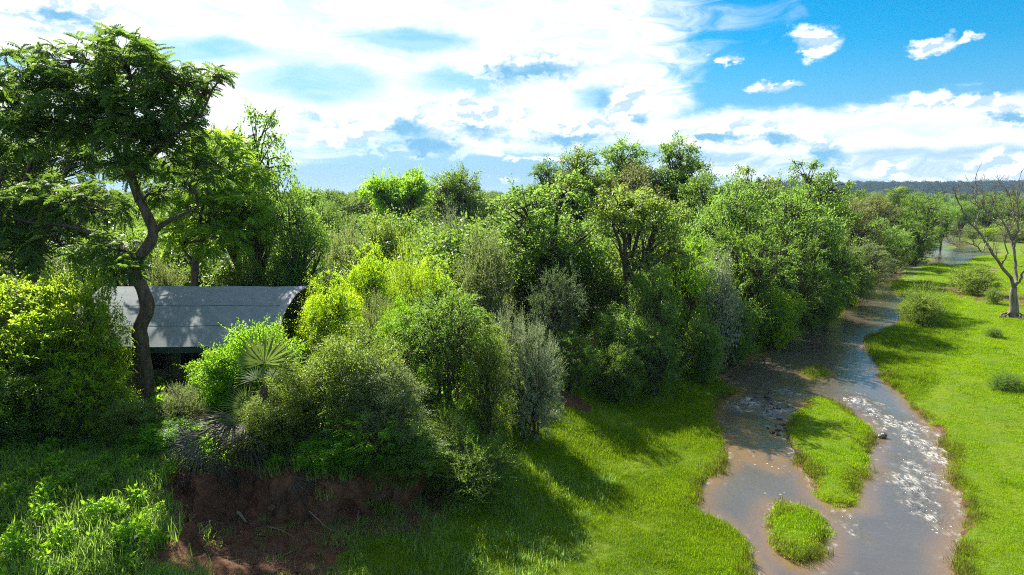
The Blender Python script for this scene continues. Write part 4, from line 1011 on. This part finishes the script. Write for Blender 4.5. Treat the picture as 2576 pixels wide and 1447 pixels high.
def sample(rng, x0, x1, y0, y1, dens, ref=30.0, grow=1.0):
    # jittered points, thinner with distance; returns x, y and a size factor
    n = int((x1 - x0) * (y1 - y0) * dens)
    x, y = rng.uniform(x0, x1, n), rng.uniform(y0, y1, n)
    keep = rng.uniform(0, 1, n) < np.clip((ref / np.maximum(y, 1)) ** (1.3 * grow), 0, 1)
    x, y = x[keep], y[keep]
    vis = np.abs(x) < 0.80 * y + 4
    x, y = x[vis], y[vis]
    return x, y, np.maximum(1, (y / ref) ** (0.65 * grow))
def grass_patch(name, label, seed, area, dens, variants, mats, cond, smin, smax, ref=30.0):
    rng = np.random.default_rng(seed)
    x, y, k = sample(rng, *area, dens, ref)
    z, up, db, dr, out, isl = ground(x, y, True)
    soil = soil_mask(x, y, up, db, dr, out)
    ok = cond(x, y, z, up, db, dr, out, isl, soil, rng.uniform(0, 1, len(x)))
    x, y, z, k = x[ok], y[ok], z[ok], k[ok]; n = len(x)
    patch = 0.35 + 1.3 * fbm(x * 0.35, y * 0.35, seed + 3, 3)
    s = rng.uniform(smin, smax, n) * patch
    sc = np.stack([s * k, s * k, s * k ** 0.3], -1)
    rot = np.stack([rng.normal(0, 0.12, n), rng.normal(0, 0.12, n), rng.uniform(0, 6.28, n)], -1)
    return scatter(name, variants, np.stack([x, y, np.maximum(z, -0.02) - 0.01], -1), rot, sc, rng.integers(0, len(variants), n), mats, label)
short = [blades(s, 80, 0.30, 0.05, 0.13, 0.012, 0.9) for s in (1, 2, 3, 4)]
mid = [blades(s, 70, 0.32, 0.07, 0.20, 0.013, 1.0) for s in (11, 12, 13, 14)]
lush = [blades(s, 40, 0.34, 0.25, 0.6, 0.034, 1.0, 3) for s in (5, 6, 7, 8)]
def herb_tuft(seed):
    rng = np.random.default_rng(seed); c = rdir(rng, 9, 0.0) * np.array([0.32, 0.32, 0.38]) + np.array([0, 0, 0.05])
    return (*clump_leaves(rng, c, np.full(9, 0.16), 14, 0.11, 0.06), 1)
herb = [herb_tuft(s) for s in (61, 62, 63)]
grass_patch('meadow_grass', 'short bright yellow-green grass covering the right bank', 101, (6, 110, 18, 150), 40, short, [M['grass']],
            lambda x, y, z, up, db, dr, out, isl, soil, u: (out > 0.9 * (fbm(x * 1.3, y * 1.3, 44, 3) - 0.45)) & (isl < -0.3) & (db < -8) & (u > soil * 1.0), 0.8, 1.2)
grass_patch('island_grass', 'short green grass growing on the river islands', 102, (6, 70, 20, 150), 40, short, [M['grass']],
            lambda x, y, z, up, db, dr, out, isl, soil, u: (isl > 0.9 * (fbm(x * 1.3, y * 1.3, 44, 3) - 0.42)), 0.75, 1.25)
grass_patch('slope_grass', 'green grass on the slope between the left bank and the river', 103, (-10, 60, 17, 110), 42, mid, [M['darker_grass']],
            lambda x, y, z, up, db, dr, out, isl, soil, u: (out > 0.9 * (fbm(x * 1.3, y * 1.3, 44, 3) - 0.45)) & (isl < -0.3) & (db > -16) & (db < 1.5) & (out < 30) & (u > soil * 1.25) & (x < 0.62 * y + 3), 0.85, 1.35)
grass_patch('bank_weeds', 'lush long-bladed weeds covering the lower left slope', 104, (-26, 12, 15, 34), 15, lush + lush + herb[:1], [M['weed'], M['bright']],
            lambda x, y, z, up, db, dr, out, isl, soil, u: (up > 0.4) & (u > soil * 0.85), 0.8, 1.5)
grass_patch('understorey', 'rough grass and weeds under the trees of the left bank', 105, (-45, 60, 32, 95), 5, lush, [M['darker_grass']],
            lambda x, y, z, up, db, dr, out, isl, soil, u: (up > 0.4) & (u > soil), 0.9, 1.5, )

# ------------------------------------------------------------------ thicket and far woods
def bush_variant(seed, H, W, n, L, Wd, mi, tall=False):
    rng = np.random.default_rng(seed)
    lobes = auto_lobes(rng, H, W, 0.35 * H if tall else 0.1, 7, 0.4, 0.65)
    cs = []
    for c, rd in lobes:
        d = rdir(rng, 14, -0.6); cs.append(c + d * rd * rng.uniform(0.55, 1, (14, 1)))
    cs = np.concatenate(cs); per = max(2, n // len(cs))
    v, f, r = clump_leaves(rng, cs, rng.uniform(0.10, 0.17, len(cs)) * W, per, L, Wd)
    w = Wood()
    for c, rd in lobes: w.tube(bez(np.array([0, 0, -0.3]), np.array([c[0] * 0.4, c[1] * 0.4, c[2] * 0.7]), c, 6), np.linspace(0.02 * H, 0.006 * H, 6), 4)
    wv, wf = np.concatenate(w.v), np.concatenate(w.f)
    return np.concatenate([v, wv]), np.concatenate([f, wf + len(v)]), np.concatenate([r, np.zeros(len(wf))]), mi
def woods(name, label, seed, variants, mats, y0, y1, n, cond, s0, s1, power=1.0, xlim=(-0.85, 0.85)):
    rng = np.random.default_rng(seed)
    u = rng.uniform(0, 1, n)
    y = 1 / (1 / y0 + u * (1 / y1 - 1 / y0)) if power == 1.0 else y0 * (y1 / y0) ** u
    x = rng.uniform(*xlim, n) * y
    z, up, db, dr, out, isl = ground(x, y, True)
    ok = cond(x, y, z, up, db, dr, out)
    for (ax, ay, ar) in ANCHOR: ok &= np.hypot(x - ax, y - ay) > min(ar * 0.45, 2.5)
    x, y, z = x[ok], y[ok], z[ok]; k = len(x)
    s = rng.uniform(s0, s1, k) * np.maximum(1, (y / 150.0) ** 0.38)
    rot = np.stack([np.zeros(k), np.zeros(k), rng.uniform(0, 6.28, k)], -1)
    cl = fbm(x / 14, y / 14, seed, 2)
    var = np.clip((cl * 1.8 - 0.4) * len(variants) + rng.normal(0, 1.0, k), 0, len(variants) - 1).astype(int)
    return scatter(name, variants, np.stack([x, y, z - 0.1], -1), rot, np.stack([s, s, s * rng.uniform(0.8, 1.2, k)], -1), var, mats, label)
tv = [bush_variant(31, 3.2, 4.2, 2600, 0.17, 0.075, 0), bush_variant(32, 3.8, 4.6, 2600, 0.17, 0.09, 1), bush_variant(33, 3.0, 4.0, 2600, 0.16, 0.08, 2), bush_variant(34, 4.4, 4.4, 2600, 0.18, 0.10, 3), bush_variant(35, 3.6, 4.8, 2600, 0.17, 0.09, 4), bush_variant(36, 5.5, 5.5, 2800, 0.19, 0.11, 3, True)]
tm_ = [M['grey'], M['blue'], M['olive'], M['dark'], M['grey']]
woods('bush_thicket', 'dense thicket of grey-green and olive bushes behind the tent and trees', 201, tv, tm_, 50, 140, 850, lambda x, y, z, up, db, dr, out: (db > 1.5) & ~((y < 47) & (x < -9) & (x > -27)), 0.6, 1.55)
fv = [bush_variant(41, 5, 6, 900, 0.42, 0.24, 0), bush_variant(42, 6, 6.5, 900, 0.42, 0.24, 1), bush_variant(43, 5, 7, 900, 0.42, 0.24, 2), bush_variant(44, 8, 7, 900, 0.45, 0.26, 3, True)]
woods('far_wood', 'far-off bushland canopy stretching to the horizon', 202, fv, [M['green'], M['far'], M['olive'], M['far']], 130, 1800, 5200,
      lambda x, y, z, up, db, dr, out: (db > 2) | ((y > 200) & (out > 12)), 0.75, 1.25, 0.0)
woods('hill_wood', 'blue-green wooded hill on the right horizon', 203, [bush_variant(51, 9, 12, 500, 1.3, 0.9, 0), bush_variant(52, 11, 12, 500, 1.3, 0.9, 0)], [M['hill']], 1500, 3300, 4200,
      lambda x, y, z, up, db, dr, out: (z > 12), 0.5, 0.85, 0.0, (0.2, 0.95))
# ------------------------------------------------------------------ dead tree
def build_dead_tree():
    rng = np.random.default_rng(5); Y = 71.0
    bx = V(2549, 792, Y).x; bz = gz(bx, Y)
    root = empty('dead_tree', (bx, Y, bz), 'bare dead tree with spreading grey branches on the right bank', 'tree')
    base = np.array([bx, Y, bz])
    def q(dx, dy, o=0.0): return np.array(V(dx, dy, Y + o)) - base
    w = Wood(); tp = spline([np.array([0, 0, -0.3]), q(2551, 770), q(2549, 745), q(2551, 722)], 14)
    w.tube(tp, np.linspace(0.46, 0.28, 14) * (1 + 0.35 * np.exp(-np.linspace(0, 6, 14))), 12)
    link('trunk', w.mesh('dead_trunk', M['dead_wood']), root)
    limbs = [([q(2551, 728), q(2540, 694), q(2503, 645, -0.5), q(2468, 590, -1), q(2432, 545, -1.5), q(2410, 505, -2), q(2396, 470, -2)], 0.30),
             ([q(2551, 724), q(2556, 690, 1), q(2549, 625, 1.5), q(2540, 590, 1.8), q(2522, 555, 2), q(2500, 520, 2), q(2492, 478, 2)], 0.28),
             ([q(2549, 625, 1.5), q(2560, 585, 1), q(2562, 530, 0.5), q(2562, 480, 0), q(2570, 430, 0)], 0.18),
             ([q(2552, 724), q(2572, 690, -1), q(2595, 640, -2), q(2620, 570, -2), q(2640, 500, -2)], 0.24),
             ([q(2480, 608, -0.8), q(2470, 632, -2.2), q(2440, 610, -3), q(2400, 612, -3.5), q(2388, 602, -3.6)], 0.12),
             ([q(2520, 665, -0.3), q(2532, 640, -2), q(2530, 590, -3), q(2545, 540, -3.4), q(2540, 490, -3.5)], 0.13),
             ([q(2450, 570, -1.2), q(2462, 530, -0.6), q(2452, 490, 0), q(2462, 455, 0.4)], 0.10),
             ([q(2530, 570, 2), q(2505, 560, 3), q(2478, 530, 3.5), q(2462, 490, 3.6)], 0.10)]
    for pts, r in limbs:
        w = Wood(); p = spline(np.array(pts), 26)
        p[1:-1] += rng.normal(0, 0.06, (24, 3))
        w.tube(p, np.linspace(r, r * 0.14, 26) * 0.66, 7)
        b = link('branch', w.mesh('dead_branch', M['dead_wood']), root)
        tw = Wood()
        def grow(s, d, ln, r, lev):
            m = s + d * ln * 0.5 + rng.normal(0, 0.06, 3) * ln; e = s + d * ln + np.array([0, 0, 0.12 * ln]) + rng.normal(0, 0.10, 3) * ln
            tw.tube(bez(s, m, e, 5), np.linspace(r, r * 0.4, 5), 4)
            if lev:
                for _ in range(3): grow(bez(s, m, e, 6)[rng.integers(2, 6)], nrm(d * 0.8 + rng.normal(0, 0.6, 3) + np.array([0, 0, 0.25])), ln * rng.uniform(0.5, 0.75), r * 0.5, lev - 1)
        for k in range(13):
            i = rng.integers(8, 26); d = nrm(nrm(p[i] - p[i - 3]) * 0.6 + rng.normal(0, 0.6, 3) + np.array([0, 0, 0.3]))
            grow(p[i], d, rng.uniform(0.8, 2.0), 0.036, 2)
        link('twigs', tw.mesh('dead_twigs', M['dead_wood']), b)
    for k in range(16):
        a = rng.uniform(0, 6.28); w = Wood(); l = rng.uniform(0.9, 2.4)
        if k > 5: a = rng.uniform(3.3, 5.2)
        d = np.array([math.cos(a), math.sin(a), 0]); s = np.array([-d[1], d[0], 0]) * rng.normal(0, 0.4)
        p = bez(d * 0.3 + np.array([0, 0, 0.5]), d * l * 0.5 + s + np.array([0, 0, 0.45]), d * l + np.array([0, 0, -0.1]), 9, rng, 0.05)
        w.tube(p, np.linspace(0.09, 0.03, 9), 5); link('root', w.mesh('dead_root', M['dead_wood']), root)
build_dead_tree()

# ------------------------------------------------------------------ fan palm on the bank edge
def fan_leaf(seed, r, m, droop, spread=3.6, n=26, petiole=0.7, split=0.45):
    rng = np.random.default_rng(seed); v, f, rn = [], [], []; k = 0
    for i in range(n):
        a = (i / (n - 1) - 0.5) * spread; ln = r * (0.78 + 0.22 * math.cos(a * 0.8)) * rng.uniform(0.92, 1.05)
        d = np.array([math.cos(a), math.sin(a), 0.0]); s = np.array([-d[1], d[0], 0]); w0 = spread / n * 0.5
        rows = []
        for t in (0.05, split, 0.75, 1.0):
            c = d * ln * t + np.array([petiole, 0, -droop * ln * t * t - 0.05 * (i % 2)]) + rng.normal(0, 0.02, 3) * t * r
            ww = w0 * ln * min(t, split) * (1.0 if t <= split else (1 - t) / (1 - split) * 0.9 + 0.06)
            rows += [c - s * ww, c + s * ww + np.array([0, 0, 0.03 * t])]
        v += rows
        for j in range(3): f.append([k + 2 * j, k + 2 * j + 1, k + 2 * j + 3, k + 2 * j + 2]); rn.append(np.clip(rng.normal(0.5, 0.2), 0, 1))
        k += 8
    w = Wood(); w.tube(np.array([(0, 0, -0.05), (petiole * 0.5, 0, 0.03), (petiole + 0.05, 0, 0)]), 0.022, 4)
    wv, wf = np.concatenate(w.v), np.concatenate(w.f)
    return leaf_mesh('palm_leaf', [(np.array(v), np.array(f), np.array(rn)), (wv, wf, np.full(len(wf), 0.4))], m)
def build_palm():
    x, y = V(668, 1120, 26.0).x, 26.0; z = gz(x, y)
    root = empty('fan_palm', (x, y, z), 'fan palm with green fans and a skirt of dry grey leaves over the bank', 'palm')
    w = Wood(); w.tube(spline(np.array([(0, 0, -0.3), (0.05, -0.05, 0.6), (0.0, 0, 1.3), (0.02, 0.05, 2.7)]), 12), np.linspace(0.24, 0.15, 12), 9); link('trunk', w.mesh('palm_trunk', M['bark_big']), root)
    green = [fan_leaf(1, 1.25, M['palm'], 0.10), fan_leaf(2, 1.1, M['palm'], 0.2, 3.2)]
    dead = [fan_leaf(3, 1.25, M['palm_dead'], 0.35, 2.6, 24, 0.8, 0.35), fan_leaf(4, 1.35, M['palm_dead'], 0.55, 1.8, 20, 0.9, 0.3), fan_leaf(5, 1.1, M['palm_dead'], 0.2, 2.2, 22, 0.6, 0.3)]
    def leaf(me, p, d, face, s=1.0, lab=None):
        d = Vector(d).normalized(); f = Vector(face); zx = (f - d * f.dot(d)).normalized(); yv = zx.cross(d)
        m = Matrix((d, yv, zx)).transposed().to_4x4() @ Matrix.Scale(s, 4); m.translation = Vector(p)
        o = link('leaf', me, root); o.matrix_local = m
        if lab: o['label'] = lab
    rng = np.random.default_rng(8)
    leaf(green[0], (0.0, 0.0, 2.7), (0.0, 0.25, 1.0), (0.1, -1, 0.25), 1.25, 'bright green upright fan leaf')
    leaf(green[1], (0.05, 0.1, 2.6), (0.55, 0.3, 0.9), (-0.2, -1, 0.4), 1.1, 'green fan leaf tilted to the right')
    leaf(green[1], (-0.05, 0, 1.7), (-0.9, -0.3, 0.45), (0.2, -1, 0.5), 0.9, 'green fan leaf tilted to the left')
    leaf(green[0], (0.1, 0.1, 2.5), (0.3, 1.0, 0.6), (0, -0.4, 1), 0.9)
    leaf(green[1], (-0.1, 0.1, 2.5), (-0.6, 0.8, 0.6), (0, -0.4, 1), 0.9)
    for k in range(34):
        a = rng.uniform(2.9, 6.5) if k < 28 else rng.uniform(0, 6.28); h = rng.uniform(-0.05, 1.6)
        dz = rng.uniform(-1.3, 0.05) if k % 4 else rng.uniform(0.0, 0.35)
        leaf(dead[k % 3], (0.1 * math.cos(a), 0.1 * math.sin(a), h), (math.cos(a), math.sin(a) * 0.8, dz), (0, -0.5, 1), rng.uniform(1.0, 1.55), 'dry grey fan leaf' if k == 0 else None)
    for k in range(18):
        px = rng.uniform(535, 800); py = 1075 + 0.25 * (px - 535) + rng.uniform(-25, 85)
        p = Vector(V(px, py, 25.2 - rng.uniform(0, 0.4))) - root.location
        leaf(dead[k % 3], p, ((px - 668) / 130 + rng.normal(0, 0.25), -0.55, rng.uniform(-1.2, -0.35)), (0, -1, 0.6), rng.uniform(0.9, 1.35))
build_palm()
# a second far palm above the dark trees on the right
def build_far_palm():
    Y = 143.0; x = V(2258, 500, Y).x; z = gz(x, Y)
    root = empty('far_palm', (x, Y, z), 'palm rising above the dark trees near the hill', 'palm')
    top = V(2258, 487, Y).z - z
    w = Wood(); w.tube(np.array([(0, 0, -0.3), (0.1, 0, top * 0.5), (0, 0, top)]), np.linspace(0.3, 0.2, 3), 7); link('trunk', w.mesh('far_palm_trunk', M['bark_pale']), root)
    me = fan_leaf(9, 1.6, M['palm'], 0.25, 3.4, 16, 1.3)
    rng = np.random.default_rng(3)
    for k in range(22):
        a = k * 2.4; d = Vector((math.cos(a), math.sin(a), rng.uniform(-0.5, 1.0))).normalized(); f = Vector((0, 0, 1)) if abs(d.z) < 0.9 else Vector((0, -1, 0))
        zx = (f - d * f.dot(d)).normalized(); m = Matrix((d, zx.cross(d), zx)).transposed().to_4x4(); m.translation = (0, 0, top)
        o = link('leaf', me, root); o.matrix_local = m
build_far_palm()

# ------------------------------------------------------------------ stones, driftwood
def stone_mesh(seed):
    rng = np.random.default_rng(seed); v, f = [], []
    nu, nv = 8, 5
    for j in range(nv):
        ph = math.pi * (j + 0.5) / nv
        for i in range(nu):
            th = 2 * math.pi * i / nu; r = 0.5 * rng.uniform(0.78, 1.15)
            v.append((r * math.sin(ph) * math.cos(th), r * math.sin(ph) * math.sin(th) * 0.75, r * math.cos(ph) * 0.5))
    for j in range(nv - 1):
        for i in range(nu): f.append((j * nu + i, (j + 1) * nu + i, (j + 1) * nu + (i + 1) % nu, j * nu + (i + 1) % nu))
    f.append(tuple(range(nu))); f.append(tuple((nv - 1) * nu + i for i in reversed(range(nu))))
    o = mesh_obj('stone', v, f, MS); me = o.data; bpy.data.objects.remove(o); return me
MS = plain('wet_stone', (0.055, 0.048, 0.042), 0.35, 5, 0.4, 0.5, 0.5)
def build_stones():
    ms = [stone_mesh(s) for s in (1, 2, 3, 4)]; rng = np.random.default_rng(17)
    def put_stone(dx, dy, s, label, group, z=0.02):
        x, y = P(dx, dy); o = link('stone', ms[rng.integers(0, 4)]); o.location = (x, y, z + 0.05 * s)
        o.rotation_euler = (rng.normal(0, 0.3), rng.normal(0, 0.3), rng.uniform(0, 6.28)); o.scale = (s * rng.uniform(0.8, 1.3), s, s * rng.uniform(0.7, 1.2))
        tag(o, label, 'stone', group)
    put_stone(1955, 1028, 0.62, 'biggest dark stone in the middle of the shallow riffle', None)
    put_stone(1930, 1000, 0.55, 'flat dark stone at the upper edge of the shallow riffle', None)
    put_stone(2218, 1100, 0.75, 'lone dark stone in the white rapids right of the grass island', None)
    put_stone(1895, 1010, 0.5, 'dark stone at the left side of the shallow riffle', None)
    for k in range(58):
        t = rng.uniform(0, 1)
        if k < 30: dx, dy = 1905 + 90 * t + rng.normal(0, 14), 985 + 75 * t + rng.normal(0, 14)
        elif k < 42: dx, dy = rng.normal(1962, 16), rng.normal(1082, 7)
        else: dx, dy = rng.normal(1880, 40), rng.normal(965, 14)
        put_stone(dx, dy, rng.uniform(0.13, 0.36), 'small dark wet stone in the shallow riffle left of the grass island', 'stones of the shallow riffle')
    for k in range(34):
        dx, dy = (rng.normal(1840, 34), rng.normal(928, 14)) if k < 12 else (rng.normal(2508, 26), rng.normal(745, 14))
        x, y = P(dx, dy, 0.4); s = rng.uniform(0.15, 0.42)
        o = link('stone', ms[rng.integers(0, 4)]); o.location = (x, y, gz(x, y) + 0.04); o.scale = (s, s, s); o.rotation_euler = (0, 0, rng.uniform(0, 6))
        if k < 12: tag(o, 'small stone on the muddy shore under the river trees', 'stone', 'stones of the muddy shore')
        else: tag(o, 'small stone on the bare ground around the dead tree', 'stone', 'stones by the dead tree')
build_stones()
def build_sticks():
    rng = np.random.default_rng(23)
    for k, (a, b, lab) in enumerate([((600, 1330), (622, 1345), 'short thick grey log lying on the red earth under the bank'), ((680, 1355), (740, 1375), 'thin fallen stick on the red earth under the bank'), ((780, 1340), (850, 1372), 'long thin fallen branch below the red bank face'), ((905, 1345), (905, 1372), 'thin pale stick standing upright on the red earth'), ((655, 1372), (675, 1352), 'thin pale twig leaning left of the fallen stick')]):
        w = Wood()
        p0, p1 = P(*a, 0.9), P(*b, 0.9)
        z0, z1 = gz(*p0) + 0.04, gz(*p1) + 0.04
        if k == 3: p1 = p0; z0 = z1; z1 += 0.55
        r = 0.075 if k == 0 else 0.022
        s, e = np.array([*p0, z0]), np.array([*p1, z1])
        w.tube(bez(np.zeros(3), (e - s) / 2 + rng.normal(0, 0.06, 3), e - s, 8, rng, 0.01), np.linspace(r, r * 0.5, 8), 6)
        o = link('fallen_branch', w.mesh('stick', M['dead_wood'])); o.location = tuple(s); tag(o, lab, 'branch')
build_sticks()

# ------------------------------------------------------------------ litter on the bare earth, sedge along the water
def clod(seed):
    rng = np.random.default_rng(seed); n = 6; v, f = [], []
    for j, (r, z) in enumerate(((0.5, -0.15), (0.42, 0.22), (0.16, 0.38))):
        for i in range(n):
            a = 6.283 * i / n; q = r * rng.uniform(0.75, 1.2); v.append((q * math.cos(a), q * math.sin(a), z * rng.uniform(0.8, 1.2)))
    for j in range(2):
        for i in range(n): f.append((j * n + i, j * n + (i + 1) % n, (j + 1) * n + (i + 1) % n, (j + 1) * n + i))
    f += [(12, 13, 14, 15), (12, 15, 16, 17)]
    return np.array(v), np.array(f), np.full(len(f), 0.5), 0
MC = plain('red_earth_clods', (0.115, 0.058, 0.034), 0.95, 8, 0.5, 0.5, 0.1)
rng = np.random.default_rng(61)
x, y = rng.uniform(-16, 6, 9000), rng.uniform(18, 34, 9000)
z_, up_, db_, dr_, out_, isl_ = ground(x, y, True); so = soil_mask(x, y, up_, db_, dr_, out_)
k = (so > 0.45) & (rng.uniform(0, 1, len(x)) < 0.6); x, y, z_ = x[k], y[k], z_[k]; n = len(x)
s_ = rng.uniform(0.04, 0.15, n) * np.where(rng.uniform(0, 1, n) > 0.92, 2.2, 1.0)
scatter('earth_clods', [clod(1), clod(2), clod(3)], np.stack([x, y, z_], -1), rng.normal(0, 0.5, (n, 3)) + np.array([0, 0, 1]) * rng.uniform(0, 6, (n, 1)), np.stack([s_, s_, s_ * 0.8], -1), rng.integers(0, 3, n), [MC], 'crumbled red earth clods lying under the cut bank')
drym = leaf_mat('dry_straw', (0.10, 0.075, 0.045), (0.22, 0.175, 0.11), (0.12, 0.09, 0.05), 0.25, 0.6, 0.2)
straw = [blades(s, 20, 0.35, 0.2, 0.55, 0.012, 1.6, 3) for s in (71, 72, 73)]
grass_patch('dry_grass', 'dry straw and dead stems hanging along the lip of the red bank', 106, (-14, 4, 20, 33), 9, straw, [drym],
            lambda x, y, z, up, db, dr, out, isl, soil, u: (soil > 0.2) & (u < 0.45), 0.6, 1.3)
sedge = [blades(s, 22, 0.22, 0.18, 0.48, 0.020, 0.8, 2) for s in (74, 75, 76)]
grass_patch('shore_sedge', 'taller brownish sedge growing in patches along the water edges', 107, (4, 80, 18, 110), 22, sedge, [leaf_mat('sedge_grass', (0.085, 0.120, 0.012), (0.200, 0.200, 0.040), (0.26, 0.30, 0.03), 0.42, 0.6, 0.15, 0.04)],
            lambda x, y, z, up, db, dr, out, isl, soil, u: (out > -0.12) & (out < 0.45) & (fbm(x * 0.4, y * 0.4, 77, 3) + 0.35 * u > 0.62), 0.7, 1.3)
wl = [blades(s, 26, 0.30, 0.15, 0.42, 0.026, 1.0, 3) for s in (81, 82, 83)]
grass_patch('floor_weeds', 'sparse olive weeds on the flat ground below the red bank', 108, (-14, 6, 17, 30), 9, wl, [M['weed']],
            lambda x, y, z, up, db, dr, out, isl, soil, u: (up < 0.3) & (db > -6) & (u < 0.3 + 0.9 * sstep(x, -8.0, -3.5)), 0.7, 1.3)

tall = [blades(s, 24, 0.22, 0.22, 0.5, 0.018, 0.9, 2) for s in (91, 92, 93)]
grass_patch('meadow_tufts', 'scattered taller tufts and dry stalks in the riverside grass', 109, (-8, 80, 18, 100), 3.2, tall, [M['darker_grass']],
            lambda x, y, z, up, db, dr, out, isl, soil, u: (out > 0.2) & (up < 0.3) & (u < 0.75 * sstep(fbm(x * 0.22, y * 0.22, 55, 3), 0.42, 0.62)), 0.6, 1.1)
# ------------------------------------------------------------------ air
def build_haze():
    m, g = mat('haze_air')
    vol = g.n('ShaderNodeVolumePrincipled', inp={'Color': (0.50, 0.72, 1.0), 'Density': HAZE_D, 'Anisotropy': 0.2})
    g.out(vol.outputs[0], 'Volume')
    o = box('haze', (-9500, -300, -3.0), (9500, 9500, 130.0), m)
    tag(o, 'pale blue haze filling the air of the valley', None, None, 'stuff')
HAZE_D = 0.000075
build_haze()
